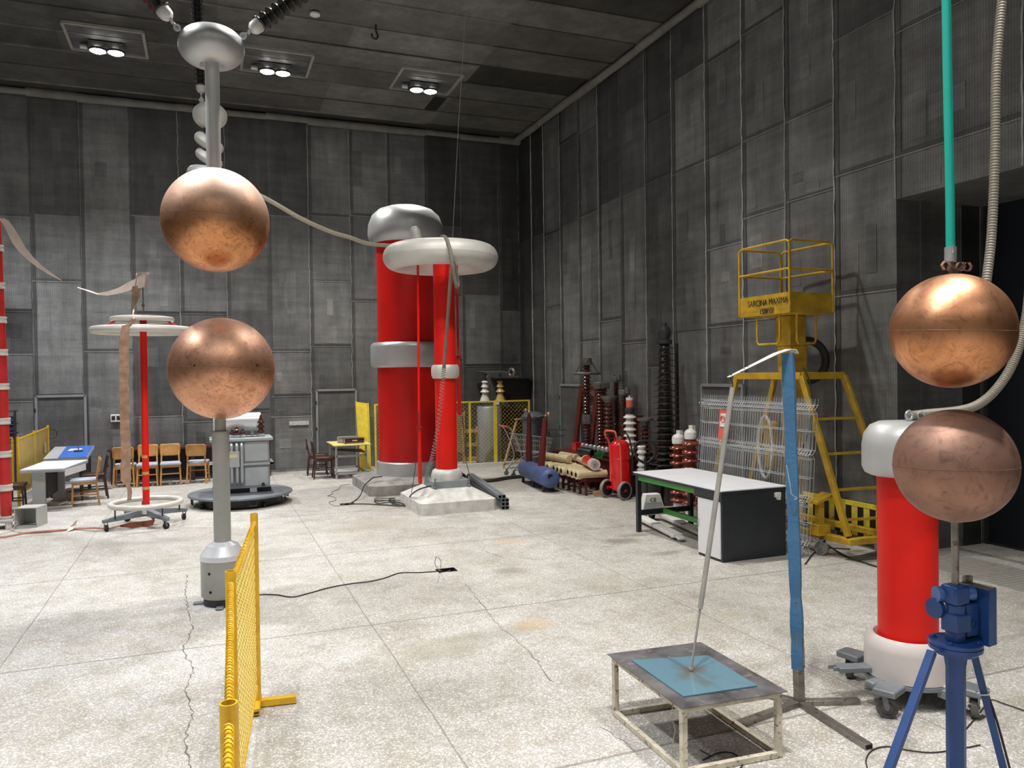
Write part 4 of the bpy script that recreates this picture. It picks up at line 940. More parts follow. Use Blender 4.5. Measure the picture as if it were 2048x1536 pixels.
b = MB(); e0 = py(835, 485, TY-.1); e1 = py(828, 452, TY-.1); dd = (e1-e0).normalized(); b.lathe([(.085, -.15), (.085, .18), (.07, .24), (.04, .27), (0, .28)], e0, dd, 24); b.build('horn', 'aluwhite', t)
for i, (xa, ya, xb, yb, Y_, zc_) in enumerate(((836, 540, 840.5, 968, 12.62, 855), (913.5, 535, 919.5, 831, 13.15, 713))):
    p0, p1 = py(xa, ya, Y_), py(xb, yb, Y_); p0.z = 4.2; b = MB(); pj = py((xa+xb)/2, zc_, Y_); b.tube([p0, V((pj.x, Y_, pj.z))], .02, 12); b.tube([V((pj.x, Y_, pj.z)), p1+V((0, 0, .03)), p1], .034, 12, rf=lambda i_, n_: .034 if i_ < 2 else .02)
    rd_ = b.build('hanging_rod', 'red2', t); b = MB(); b.lathe([(0, -.012), (.055, -.012), (.055, .012), (0, .012)], pj, n=16); b.build('rod_washer', 'oxred', rd_)
# braid over the ring, ending in a coiled lead
hp = [py(881, 480, 12.6), py(885, 473, 12.4), py(893, 478, 12.1), py(900, 500, 11.98), py(905, 530, 11.95), py(909, 555, 12.0), py(914, 574, 12.05), py(916, 565, 12.1), py(911, 540, 12.05), py(906, 524, 12.0), py(901, 560, 12.1), py(897, 620, 12.3), py(892, 680, 12.5), py(888, 735, 12.65)]
b = MB(); b.tube(hp, .031, 10, 6); t2 = solo(b, 'braided_hose', 'braid', 'grey braided hose draped over the big pale ring of the slimmer tower', 'hose')
c0 = [py(888, 735, 12.62), py(884, 780, 12.6), py(877, 850, 12.5), py(866, 910, 12.45), py(857, 940, 12.4), py(853, 965, 12.35)]
b0 = MB(); b0.tube(c0, .01, 4, 14); cl = [sum((b0.v[i*4+k] for k in range(4)), V())/4 for i in range(len(b0.v)//4)]
pts = []
nn = len(cl)-1
for k in range(900):
    f = k/899*nn; i = min(nn-1, int(f)); p = cl[i].lerp(cl[i+1], f-i); an = k/899*2*pi*46
    pts.append(p+V((cos(an)*.036, sin(an)*.036, 0)))
b = MB(); b.tube(pts, .0055, 5); solo(b, 'coiled_lead', 'cablegrey', 'springy coiled grey wire hanging beside the slimmer red tower', 'wire')
b = MB(); b.tube([V((py(931, 0, 12.9).x, 12.9, CZ)), py(917, 250, 12.9), py(905, 478, 12.9)-V((0, 0, .0))], .004, 5); solo(b, 'suspension_wire', 'galv', 'thin steel wire running from the ceiling to the big pale ring', 'wire')
def lead(pts, r, name, label, mt='cable', cat='cable', n=6):
    b = MB(); b.tube([V(p) for p in pts], r, 6, n); return solo(b, name, mt, label, cat)
lead([fl(884, 1141, .0), fl(878, 1140, .06), fl(870, 1128, .2), fl(873, 1114, .28), fl(882, 1122, .24), fl(881, 1134, .1), fl(880, 1143, .0), fl(892, 1144, -.02), fl(903, 1139, -.03)], .004, 'wire_loop', 'stiff wire loop standing out of the floor pit in the middle', 'cablegrey', 'wire')
lead([fl(882, 1142, .006)]+[fl(x, y, .006) for x, y in ((840, 1145), (800, 1146), (770, 1156), (740, 1163), (705, 1167), (660, 1175), (620, 1186), (585, 1194), (555, 1190), (530, 1189), (517, 1190))], .007, 'floor_cable', 'thin dark cable snaking over the floor from the middle pit to the left')
lead([fl(x, y, .006) for x, y in ((690, 1008), (672, 1012), (658, 1005), (672, 1000), (668, 994), (655, 992), (665, 988), (664, 984), (678, 978), (682, 971), (700, 968))], .006, 'floor_wire', 'zigzag thin wire on the floor left of the tallest tower plinth', 'cablegrey', 'wire')
lead([fl(697, 1009, .01), fl(712, 1000, .01), fl(722, 988, .1), py(728, 972, 14.9), py(738, 962, 14.95), py(748, 955, 14.9), py(765, 953, 14.88)], .012, 'earth_cable', 'dark cable climbing from the floor pit onto the tallest tower plinth')
lead([fl(700, 1008, .01), fl(730, 1008, .01), fl(770, 1010, .01), fl(800, 1012, .01), fl(812, 1008, .02), fl(822, 990, .25), fl(840, 978, .4), py(862, 972, 12.6)], .012, 'earth_cable', 'dark cable from the floor pit to the frame of the slimmer tower')
for k, (lab, dy) in enumerate((('tangled thin cables on the floor left of the whitewashed plinth, nearest strand', 0), ('tangled thin cables on the floor left of the whitewashed plinth, farther strand', -4))):
    lead([fl(x, y+dy, .012+.01*k) for x, y in ((810, 1013), (790, 1007), (778, 1003), (790, 1000), (770, 1001), (755, 1000), (749, 1003), (758, 1007), (772, 1005), (788, 1004), (805, 1006), (812, 1011), (800, 1010), (783, 1008))], .008, 'tangled_cable', lab)
lead([py(838, 760, 12.7), py(834, 900, 12.6), fl(822, 990, .2), fl(815, 1003, .02)], .006, 'hanging_lead', 'thin black lead hanging left of the slimmer tower down to the floor')
lead([py(925, 832, 14.5), py(930, 900, 14.2), py(934, 930, 14.0), py(945, 965, 13.6), fl(958, 985, .25)], .007, 'hanging_lead', 'thin black lead hanging right of the slimmer tower')
lead([py(905, 935, 13.5), fl(925, 950, .1), fl(950, 961, .04), fl(985, 961, .03), fl(1015, 956, .03), fl(1045, 953, .03)], .045, 'thick_black_cable', 'thick black cable on the floor from the slimmer tower to the blue tank')
# bundle of square steel tubes
a = fl(1000, 1020, 0); e = fl(925, 962, 0); dr = (e-a); dr.z = 0; L_ = 3.0; dr.normalize(); sd = V((dr.y, -dr.x, 0)); fr = face_rot(sd, dr)
k = 0
for i in range(2):
    for j in range(4):
        off = -.055 if j == 3 else 0
        c = a+sd*(i*.068+.06+off)+V((0, 0, .032+j*.063)); b = MB(); r0, r1 = .029, .024
        vs = []; 
        for yy in (0, L_):
            for rr in (r0, r1):
                for sx, sz in ((-1, -1), (1, -1), (1, 1), (-1, 1)): vs.append(c+dr*yy+sd*sx*rr+V((0, 0, sz*rr)))
        fs = []
        for m_ in range(4):
            n_ = (m_+1) % 4; fs += [(m_, n_, 8+n_, 8+m_), (4+n_, 4+m_, 12+m_, 12+n_), (n_, m_, 4+m_, 4+n_), (8+m_, 8+n_, 12+n_, 12+m_)]
        b.add(vs, fs); solo(b, 'square_tube', 'castersteel', 'square steel tube stacked beside the whitewashed plinth', 'tube', 'square steel tubes beside the plinth', angle=20)

# ------------------------------------------------------------------ left: divider on casters
DX, DY = -.9, 13.42
zz = lambda y, X=291, Y=DY: py(X, y, Y).z
t = thing('mobile_divider', 'tall thin red pole with two flat pale rings on a four-legged caster base, left', 'divider', (DX, DY, 0))
xb, xt = py(293, 1005, DY).x, py(287, 645, DY).x
b = MB(); b.tube([(DX-.0, DY, .2), (DX+(xt-xb)*.5, DY, 1.6), (DX+(xt-xb)*.9, DY, zz(640))], .05, 20); b.build('red_pole', 'red2', t)
b = MB()
for y in (868, 912, 948, 975)[:]:
    z = zz({868: 916, 912: 949, 948: 979, 975: 979}[y]);
for y in (916, 949, 979): b = MB(); b.lathe([(0, 0), (.052, 0), (.052, .045), (0, .045)], (DX-.0, DY, zz(y)), n=20); b.build('resin_band', 'yelply', t)
b = MB(); b.torus((DX, DY, .35), .5, .042, n=64); rg = b.build('base_ring', 'ring', t)
b = MB()
for a in (215, 300, 20, 100): b.cyl((DX+cos(R(a))*.5, DY+sin(R(a))*.5, .17), (DX+cos(R(a))*.5, DY+sin(R(a))*.5, .33), .011, n=8)
b.build('ring_pins', 'dark', rg)
b = MB(); b.lathe([(.07, .17), (.1, .19), (.1, .27), (.06, .3), (0, .3)], (DX, DY, 0), n=24); b.build('hub', 'aluwhite', t)
for p in (V((-1.43, 13.13, 0)), V((-.6, 12.95, 0)), V((-.37, 13.69, 0)), V((-1.21, 13.9, 0))):
    d = (p-V((DX, DY, 0))).normalized(); e = p-d*.0; b = MB(); s_ = d.cross(V((0, 0, 1)))
    vs = []
    for c, h, wv in ((V((DX, DY, .15)), .12, .05), (e+V((0, 0, .13))+d*.05, .045, .035)):
        vs += [c-s_*wv+V((0, 0, h)), c+s_*wv+V((0, 0, h)), c+s_*wv*.8, c-s_*wv*.8]
    b.add(vs, [(3, 2, 1, 0), (4, 5, 6, 7), (0, 1, 5, 4), (1, 2, 6, 5), (2, 3, 7, 6), (3, 0, 4, 7)]); b.build('leg', 'castersteel', t, bevel=.003)
    caster(t, p, .05, .035, .13, s_, 'black')
for y, RR, r in ((661, .69, .055), (639, .42, .04)):
    b = MB(); b.torus((DX, DY, zz(y)), RR, r, n=72, rz=r); b.build('corona_ring', 'ring', t)
    b = MB(); b.lathe([(0, -.01), (RR-.02, -.01), (RR-.02, .01), (0, .01)], (DX, DY, zz(y)), n=48); b.build('ring_disc', 'ring', t)
b = MB()
for a in (200, 340, 90): b.cyl((DX+cos(R(a))*.38, DY+sin(R(a))*.38, zz(639)-.03), (DX+cos(R(a))*.58, DY+sin(R(a))*.58, zz(661)+.03), .014, n=8); b.build('red_strut', 'red2', t); b = MB()
b = MB(); b.tube([(xt, DY, zz(635)), (xt, DY, zz(600)), (xt, DY, zz(572))], .011, 8); b.lathe([(0, 0), (.05, 0), (.05, .02), (0, .02)], (xt, DY, zz(630)), n=16); b.lathe([(0, -.02), (.022, -.02), (.022, .02), (0, .02)], (xt, DY, zz(611)), n=12); b.build('top_rod', 'rawsteel', t)
# copper tapes
pt = lambda x, y, Y=DY: py(x, y, Y)
b = MB(); yf = DY-.72
rnd = random.Random(4)
pp = [pt(268, 638, yf), pt(262, 648, yf), pt(251, 652, yf-.03), pt(249, 665, yf-.04), pt(248, 720, yf), pt(248, 780, yf), pt(250, 850, yf), pt(252, 900, yf), pt(251, 940, yf), pt(253, 960, yf+.05), pt(258, 978, yf+.12), pt(260, 995, yf+.22), pt(258, 1001, yf+.24)]
sm = []
for a, c in zip(pp, pp[1:]):
    n = max(1, int((c-a).length/.06))
    for k in range(n): sm.append(a.lerp(c, k/n)+V((rnd.uniform(-.006, .006), rnd.uniform(-.014, .014), 0)))
sm.append(pp[-1]); nS = len(sm)
wj = [rnd.uniform(-.012, .012) for _ in sm]
b.ribbon(sm, lambda i: (1, .15*sin(i*1.7)+.1, 0) if i < nS*.86 else (.7, .7, 0), lambda i: (.135 if i > 5 else .06+.015*i)*(1 if i < nS*.86 else .6)+wj[i], .004)
solo(b, 'copper_tape', 'copper', 'wrinkled copper tape hanging down from the pale rings of the red pole', 'tape')
b = MB(); b.ribbon([pt(155, 575), pt(175, 581), pt(195, 588), pt(215, 587), pt(235, 582), pt(252, 575), pt(268, 568), pt(277, 565)], lambda i: (0.15, .3, 1) if i > 2 else (0, .8, .5), lambda i: (.02, .04, .05, .07, .1, .15, .17, .17)[i], .004)
b.ribbon([pt(277, 565, DY-.12), pt(290, 562, DY-.14), pt(297, 559, DY-.05), pt(294, 556, DY+.08), pt(282, 556, DY+.12), pt(272, 558, DY+.05), pt(271, 562, DY-.05)], (.1, .1, 1), .19, .004)
t = solo(b, 'pale_tape_roll', 'tape_pale', 'pale tape with a free end curled around the top rod of the red pole', 'tape')
b = MB(); b.ribbon([pt(274, 572, DY-.1), pt(271, 582, DY-.1), pt(273, 592, DY-.12), pt(269, 604, DY-.16), pt(268, 616, DY-.2), pt(266, 628, DY-.3), pt(268, 640, yf)], lambda i: (1, .3*i, .1), lambda i: (.13, .12, .12, .09, .05, .02, .04)[i], .004)
solo(b, 'copper_twist', 'copper', 'twisted shiny copper strip between the curled tape and the pale rings', 'tape')
b = MB(); P5 = lambda x, y: py(x, y, 13.9)
b.ribbon([P5(3, 438), P5(12, 445), P5(22, 462), P5(33, 482), P5(45, 500), P5(60, 516), P5(78, 532), P5(98, 546), P5(123, 561)], lambda i: (1, .2, .9-.05*i) , lambda i: (.06, .09, .12, .13, .11, .09, .07, .05, .01)[i], .004)
solo(b, 'pink_tape', 'tape_pale', 'pale pink tape streaming from the top of the ringed red mast', 'tape')
b = MB(); b.ribbon([fl(-40, 1076, .01), fl(10, 1074, .012), fl(50, 1066, .012), fl(100, 1062, .02), fl(150, 1058, .012), fl(190, 1056, .05), fl(215, 1058, .02), fl(240, 1052, .03), fl(262, 1050, .05), fl(285, 1049, .03), fl(305, 1045, .08), fl(309, 1037, .13), fl(300, 1028, .17)], lambda i: (0, 1, .3) if i < 8 else (0, .4, 1), lambda i: .05 if i < 8 else .09, .005)
solo(b, 'brown_tape', 'tape_brown', 'dark brown tape trailing over the floor under the wheeled base at left', 'tape')
b = MB(); b.ribbon([fl(138, 1062, .01), fl(146, 1052, .06), fl(153, 1041, .14)], (1, .3, .3), lambda i: (.1, .09, .02)[i], .004); solo(b, 'tape_scrap', 'tape_pale', 'small pink tape scrap sticking up from the floor', 'tape')

# ------------------------------------------------------------------ ringed red mast at the left edge
MX, MY = -2.93, 14.19
t = thing('ringed_mast', 'red mast with cream flanges at the left edge of the photo', 'mast', (MX, MY, 0))
zm = lambda y: py(10, y, MY).z
b = MB(); b.tube([(MX, MY, .1), (MX-.02, MY, 2.4), (MX-.08+.02, MY, zm(440))], .078, 24); b.build('red_tube', 'redfade', t)
for y in (497, 572, 640, 705, 773, 842, 908, 975, 1038):
    z = zm(y); xx = MX-.06*(z/4.8)**1.5; b = MB(); b.lathe([(.07, -.05), (.098, -.05), (.102, -.03), (.094, -.015), (.094, .015), (.102, .03), (.098, .05), (.07, .05)], (xx, MY, z), n=28); b.build('flange', 'ring', t)
b = MB(); b.lathe([(0, 0), (.085, 0), (.07, .04), (0, .05)], (MX-.06, MY, zm(441)), n=20); b.build('top_cap', 'rawwood', t)
b = MB(); b.extr([(MX-.28, MY-.2, .11), (MX+.13, MY-.22, .11), (MX+.12, MY+.2, .11), (MX-.26, MY+.2, .11)], (0, 0, .03)); b.build('foot_plate', 'boxgrey', t, bevel=.003)
for dx, dy in ((-.2, -.15), (.1, -.15), (.0, .17)):
    b = MB(); b.cyl((MX+dx*.6, MY+dy, 0), (MX+dx*.6, MY+dy, .11), .05, n=14); b.build('foot_insulator', 'whiteglaze', t)
t = thing('open_box', 'open putty-grey metal box on the floor beside the ringed red mast', 'box', (-2.68, 14.2, 0))
b = MB(); fr = Matrix.Rotation(-.25, 3, 'Z'); c = V((-2.6, 14.2, 0)); w2, h2, d2 = .16, .3, .34
for o_, s_ in (((0, 0, .006), (.33, d2, .012)), ((0, 0, h2), (.33, d2, .012)), ((-w2, 0, h2/2), (.012, d2, h2)), ((w2, 0, h2/2), (.012, d2, h2)), ((-.08, d2/2-.01, h2/2), (.16, .01, h2))):
    b.box(c+fr@V(o_), s_, fr)
b.build('casing', 'boxgrey', t)
lead([fl(0, 1068, .01), fl(20, 1062, .02), fl(30, 1052, .05), fl(35, 1045, .1), fl(24, 1043, .14), fl(15, 1055, .02), fl(35, 1064, .01), fl(60, 1066, .01)], .006, 'pink_wire', 'thin wires curling round the foot of the ringed red mast', 'tape_pale', 'wire')

# ------------------------------------------------------------------ desks at far left
D1 = [V((-3.02, 15.66, .74)), V((-2.34, 15.55, .74)), V((-2.14, 17.0, .74)), V((-2.9, 17.12, .74))]
t = thing('office_desk', 'white topped grey desk at far left', 'desk', (-2.6, 16.3, 0))
b = MB(); b.extr([p-V((0, 0, .06)) for p in D1], (0, 0, .03)); b.build('frame_apron', 'deskgrey', t)
b = MB(); b.extr([p-V((0, 0, .028)) for p in D1], (0, 0, .028)); b.build('tabletop', 'desktop', t, bevel=.003)
b = MB(); b.extr([D1[1]+V((.015, 0, -.14)), D1[2]+V((.015, -.5, -.14)), D1[2]+V((.015, -.5, -.03)), D1[1]+V((.015, 0, -.03))], (.01, 0, 0)); b.build('side_flap', 'desktop', t)
for c, dy in ((V((-2.76, 15.8, 0)), 0), (V((-2.62, 16.85, 0)), 0)):
    b = MB(); b.box(c+V((0, 0, .36)), (.2, .08, .64)); b.extr([c+V((-.1, -.06, 0)), c+V((.5, -.03, 0)), c+V((.5, .03, 0)), c+V((-.1, .06, 0))], (0, 0, .05)); b.build('leg', 'deskgrey', t, bevel=.004)
b = MB(); b.bb((-2.66, 15.84, .2), (-2.63, 16.8, .68)); b.build('modesty_panel', 'dark', t)
D2 = [V((-2.93, 17.2, .78)), V((-2.17, 17.1, .78)), V((-2.2, 18.45, .9)), V((-2.94, 18.55, .9))]
t = thing('console_desk', 'grey sloping desk with blue top behind the white one, far left', 'desk', (-2.55, 17.8, 0))
b = MB(); b.extr([p-V((0, 0, .07)) for p in D2], (0, 0, .065)); b.build('tabletop', 'deskgrey', t)
b = MB(); b.extr([D2[0].lerp(D2[1], .33)-V((0, 0, .004)), D2[1]-V((.01, 0, .004)), D2[2]-V((.01, 0, .004)), D2[3].lerp(D2[2], .3)-V((0, 0, .004))], (0, 0, .007)); b.build('blue_sheet', 'bluetop', t)
for c in (V((-2.8, 17.3, 0)), V((-2.3, 17.3, 0)), V((-2.8, 18.4, 0)), V((-2.3, 18.4, 0))): b = MB(); b.bb(c+V((-.03, -.03, 0)), c+V((.03, .03, .74))); b.build('leg', 'dark', t)
b = MB(); b.bb((-2.32, 17.2, .25), (-2.28, 18.4, .75)); b.build('side_panel', 'dark', t)
b = MB(); c = D2[0].lerp(D2[2], .55)+V((.05, 0, .06)); b.extr([c+V((-.12, -.09, -.055)), c+V((.1, -.09, -.055)), c+V((.12, .12, -.035)), c+V((-.1, .12, -.035))], (0, 0, .012)); solo(b, 'open_booklet', 'white', 'white sheet of paper lying on the blue desk top', 'paper')
b = MB(); c = D2[1].lerp(D2[2], .5)+V((-.22, 0, 0)); b.bb(c+V((-.08, -.05, .012)), c+V((.08, .05, .035))); b.cyl(c+V((0, 0, .03)), c+V((0, 0, .12)), .012, n=8); solo(b, 'desk_gadget', 'castersteel', 'small dark gadget standing on the blue desk top', 'device')
# yellow board barrier
t = thing('board_barrier', 'yellow framed board fence at far left behind the white desk', 'barrier', (-3.2, 17.3, 0))
fpz = [(V((-3.18, 16.37, 0)), 1.27), (V((-3.14, 17.6, 0)), 1.3), (V((-3.12, 18.9, 0)), 1.33)]
for i, (p, h) in enumerate(fpz):
    b = MB(); b.cyl(p, p+V((0, 0, h)), .026, n=14); b.build('post', 'yellow', t)
for (p, h), (q2, h2) in zip(fpz, fpz[1:]):
    b = MB(); b.extr([p+V((.0, .05, .25)), q2+V((0, -.05, .25)), q2+V((0, -.05, h2-.06)), p+V((0, .05, h-.06))], (.012, 0, 0)); b.build('board_panel', 'yelply', t)
    b = MB(); b.beam(p+V((0, .03, h-.05)), q2+V((0, -.03, h2-.05)), .03, .03); b.beam(p+V((0, .03, .24)), q2+V((0, -.03, .24)), .03, .03); b.build('rail', 'yellow', t)
b = MB(); c = V((-3.10, 18.4, .9)); b.bb(c+V((0, -.05, -.1)), c+V((.01, .1, .1))); solo(b, 'small_placard', 'cream', 'small pale placard hung on the yellow board fence', 'placard')
b = MB(); c = fpz[2][0]+V((-.03, .0, 1.2)); b.tube([c+V((.1+.1*cos(a*.9), .02*sin(a*3), -.05+.1*sin(a*.9))) for a in [k*.5 for k in range(30)]], .008, 6); solo(b, 'cable_coil', 'cable', 'coiled black cable hanging at the end of the yellow board fence', 'cable')
# blue cylinders on rack behind the mast
for k, y in enumerate((840, 857, 873)):
    p = py(24, y, 19.0); b = MB(); b.cyl(p-V((.35, 0, 0)), p+V((.04, 0, 0)), .075, n=20); solo(b, 'blue_cylinder', 'trgrey' if 0 else 'tankblue', 'small blue cylinder lying on a rack behind the ringed mast, %s' % ('top of three', 'middle of three', 'bottom of three')[k], 'cylinder', 'blue cylinders on the rack', bevel=.01)
t = thing('rack', 'dark rack carrying three blue cylinders behind the ringed mast', 'rack', (-3.9, 19.0, 0))
c = py(24, 857, 19.0)
for dx in (-.4, .08):
    b = MB(); b.bb((c.x+dx-.02, 18.85, 0), (c.x+dx+.02, 18.9, c.z+.38)); b.build('upright', 'dark', t)
for z in (c.z-.3, c.z-.1, c.z+.1, c.z+.36): b = MB(); b.bb((c.x-.42, 18.86, z-.015+.01), (c.x+.1, 19.1, z+.01)); b.build('shelf', 'dark', t)
t = thing('mesh_trolley', 'yellow framed trolley with dark mesh behind the ringed mast', 'trolley', (-3.6, 16.9, 0))
b = MB(); c = fl(20, 1000); c = V((-3.55, 17.2, 0))
for a, e in (((-.4, 0, .3), (-.4, 0, 1.2)), ((.12, 0, .3), (.12, 0, 1.2)), ((-.4, 0, 1.2), (.12, 0, 1.2)), ((-.4, 0, .3), (.12, 0, .3))): b.beam(c+V(a), c+V(e), .03, .03)
b.build('frame', 'yellow', t)
b = MB(); chainlink(b, c+V((-.4, 0, .3)), (1, 0, 0), (0, 0, 1), .52, .75, .04, .005); b.build('mesh', 'tankblue', t)
for dx in (-.38, .1): b = MB(); b.cyl(c+V((dx, 0, 0)), c+V((dx, 0, .3)), .02, n=8); b.build('leg', 'dark', t)
# wooden chairs
def chair(loc, rz, mt, seatmt, label, grp=None, solid=True):
    t = thing('wooden_chair', label, 'chair', loc, grp, rz)
    hb = .43
    for sx in (-1, 1):
        b = MB(); b.beam((sx*.2, -.2, 0), (sx*.18, -.18, hb), .032, .032); b.build('leg', mt, t, local=True, bevel=.004)
        b = MB(); b.beam((sx*.2, .24, 0), (sx*.18, .19, hb), .032, .036); b.beam((sx*.18, .19, hb), (sx*.165, .26, .82), .028, .034); b.build('leg', mt, t, local=True, bevel=.004)
    b = MB(); b.box((0, 0, hb-.02), (.38, .4, .05)); b.build('seat_frame', mt, t, local=True, bevel=.006)
    b = MB(); b.extr([(-.21, -.23, hb), (.21, -.23, hb), (.19, .2, hb), (-.19, .2, hb)], (0, 0, .055)); b.build('seat_cushion', seatmt, t, local=True, bevel=.02)
    b = MB()
    if solid:
        n = 8; pts = []
        for z, wv in ((.6, .17), (.62, .2), (.66, .205), (.8, .21), (.84, .2), (.86, .17)):
            for k in range(n+1):
                u = -1+2*k/n; pts.append((u*wv, .26+.035*(1-u*u)*-1+.04+(z-.6)*.12-.06, z))
        fs = []
        for r_ in range(5):
            for k in range(n): a = r_*(n+1)+k; fs.append((a, a+1, a+n+2, a+n+1))
        b.add(pts, fs); bk = b.build('backrest', mt, t, local=True); md = bk.modifiers.new('th', 'SOLIDIFY'); md.thickness = .014
    else:
        for z in (.62, .8): b.beam((-.17, .25, z), (.17, .25, z), .02, .05)
        for x in (-.08, 0, .08): b.beam((x, .245, .62), (x, .25, .8), .018, .012)
        b.build('backrest', mt, t, local=True)
    b = MB(); b.beam((-.195, -.195, .25), (.195, -.195, .25), .018, .022); b.build('stretcher', mt, t, local=True); b = MB(); b.beam((-.19, -.19, .2), (-.19, .22, .2), .018, .022); b.build('stretcher', mt, t, local=True); b = MB(); b.beam((.19, -.19, .2), (.19, .22, .2), .018, .022); b.build('stretcher', mt, t, local=True)
    return t
chair((-2.1, 16.1, 0), R(-82), 'wood', 'seatgrey', 'light wooden chair pulled up to the white desk')
chair((-2.05, 16.9, 0), R(-80), 'darkwood', 'darkwood', 'dark wooden chair behind the light one at the white desk', solid=False)
chair((-3.2, 15.9, 0), R(95), 'darkwood', 'darkwood', 'dark chair half hidden behind the ringed red mast', solid=False)
gr = 'light wooden chairs along the back wall'
chair((-1.19, 18.36, 0), 0, 'wood', 'seatgrey', 'light wooden chair facing out directly behind the red pole', gr)
chair((-.74, 18.34, 0), R(3), 'wood', 'seatgrey', 'light wooden chair facing out just right of the red pole', gr)
chair((-.19, 18.36, 0), R(172), 'wood', 'seatgrey', 'light wooden chair turned back to us, rightmost by the dark table', gr)
chair((-1.63, 18.42, 0), R(178), 'wood', 'seatgrey', 'light wooden chair turned back to us behind the copper tape', gr)
bpy.context.view_layer.update()
t = thing('long_dark_table', 'long dark wooden table against the back wall behind the light chairs', 'table', (-.2, 18.95, 0))
b = MB(); b.bb((-2.0, 18.75, .72), (1.15, 19.3, .76)); b.build('tabletop', 'darkwood', t)
for x in (-1.9, -.3, 1.08): b = MB(); b.bb((x-.04, 18.8, 0), (x+.04, 19.2, .72)); b.build('leg', 'dark', t)
b = MB(); b.bb((-1.9, 19.15, .2), (1.08, 19.18, .72)); b.build('back_panel', 'dark', t)
b = MB(); b.bb((-2.6, 17.0, 0), (-1.75, 18.6, .006)); 
b = MB(); b.extr([fl(130, 985, .001), fl(205, 981, .001), fl(228, 977, .001), fl(228, 976, .001), fl(150, 978, .001)], (0, 0, .004)); solo(b, 'dark_floor_sheet', 'sheetgrey', 'dark flat sheet on the floor between the desk and the light chairs', 'mat')
t = thing('wall_socket', 'white double socket box on the back wall left of the red pole', 'socket', (py(232, 836, BY).x, BY-.06, 1.35))
c = py(232, 836, BY-.06); b = MB(); b.box(c, (.21, .05, .17)); b.build('box', 'whitepaint', t, bevel=.005)
for dx in (-.05, .05): b = MB(); b.box(c+V((dx, -.026, 0)), (.07, .01, .09)); b.build('socket_face', 'dark', t)

# ------------------------------------------------------------------ transformer on a turntable
TTX, TTY, TTR = .56, 15.0, .9
t = thing('turntable', 'round dark low turntable platform under the grey transformer', 'platform', (TTX, TTY, 0))
b = MB(); b.lathe([(0, .17), (TTR-.01, .17), (TTR, .18), (TTR, .205), (TTR-.01, .215), (0, .215)], (TTX, TTY, 0), n=72); b.build('deck', 'castersteel', t)
b = MB(); b.lathe([(0, .02), (.72, .02), (.72, .17), (0, .17)], (TTX, TTY, 0), n=48); b.build('underframe', 'dark', t)
for k in range(8):
    a = 2*pi*k/8+.2; q3 = V((TTX+cos(a)*.84, TTY+sin(a)*.84, 0)); tg = V((-sin(a), cos(a), 0)); b = MB(); b.tube([q3-tg*.06+V((0, 0, .17)), q3-tg*.06+V((0, 0, .06)), q3+tg*.06+V((0, 0, .06)), q3+tg*.06+V((0, 0, .17))], .012, 6); b.build('handle', 'dark', t)
for k in range(4):
    a = 2*pi*k/4+.5; q3 = V((TTX+cos(a)*.76, TTY+sin(a)*.76, .05)); b = MB(); b.cyl(q3-V((.02, 0, 0)), q3+V((.02, 0, 0)), .05, n=14); b.build('wheel', 'black', t)
x0, x1, y0, y1, z0, z1 = .1, 1.05, 14.72, 15.35, .3, 1.2
t = thing('transformer', 'grey oil transformer with a horizontal drum on top, on the turntable', 'transformer', ((x0+x1)/2, (y0+y1)/2, .215))
b = MB(); b.bb((x0, y0, z0), (x1, y1, z1-.05)); b.build('tank', 'trgrey', t, bevel=.01)
b = MB(); b.bb((x0-.06, y0-.06, z1-.05), (x1+.06, y1+.06, z1)); b.build('lid', 'trlight', t, bevel=.006)
b = MB(); b.bb((x0-.06, y0-.05, .72), (x1+.07, y0, .75)); b.bb((x0-.07, y0-.05, .72), (x0, y1, .75)); b.bb((x1, y0-.05, .72), (x1+.07, y1, .75)); b.build('stiffener', 'trlight', t)
for za, zb_ in ((.34, .68), (.78, 1.13)): b = MB(); b.bb((x0+.52, y0-.012, za), (x1-.03, y0, zb_)); b.build('front_panel', 'trlight', t, bevel=.01)
for x in (.17, .32, .4, .49, .57):
    b = MB(); b.tube([(x, y0, 1.12), (x, y0-.08, 1.08), (x, y0-.09, 1.0), (x, y0-.09, .5), (x, y0-.07, .42), (x, y0, .38)], .026, 10, 4); b.build('cooling_pipe', 'trlight', t)
b = MB(); b.bb((.3, y0-.13, .7), (.53, y0-.11, .98)); np_ = b.build('name_board', 'trlight', t, bevel=.004)
b = MB(); b.box((.42, y0-.134, .9), (.14, .008, .07)); b.build('name_plate', 'cream', np_, bevel=.003)
for yy in (y0+.1, y1-.1): b = MB(); b.bb((x0-.02, yy-.03, .216), (x1+.02, yy+.03, .3)); b.build('skid', 'dark', t)
b = MB(); b.bb((x0+.6, y0-.03, .225), (x0+.72, y0+.02, .3)); b.build('lifting_bracket', 'trlight', t)
b = MB(); b.cyl((x1-.12, y0-.05, .36), (x1-.12, y0, .36), .03, n=12); b.build('drain_valve', 'dark', t)
zc1, zc2 = py(480, 862, 15.0).z, py(480, 826, 15.0).z; rc_ = (zc2-zc1)/2; zc = (zc1+zc2)/2
b = MB(); b.lathe([(0, 0), (rc_, .0), (rc_, .82), (0, .82)], (x0+.01, 15.1, zc), (1, 0, 0), 36); b.build('conservator_drum', 'cone', t, bevel=.01)
for x in (x0+.15, x0+.68): b = MB(); b.bb((x-.02, 15.05, z1), (x+.02, 15.15, zc-rc_+.02)); b.build('drum_support', 'trlight', t)
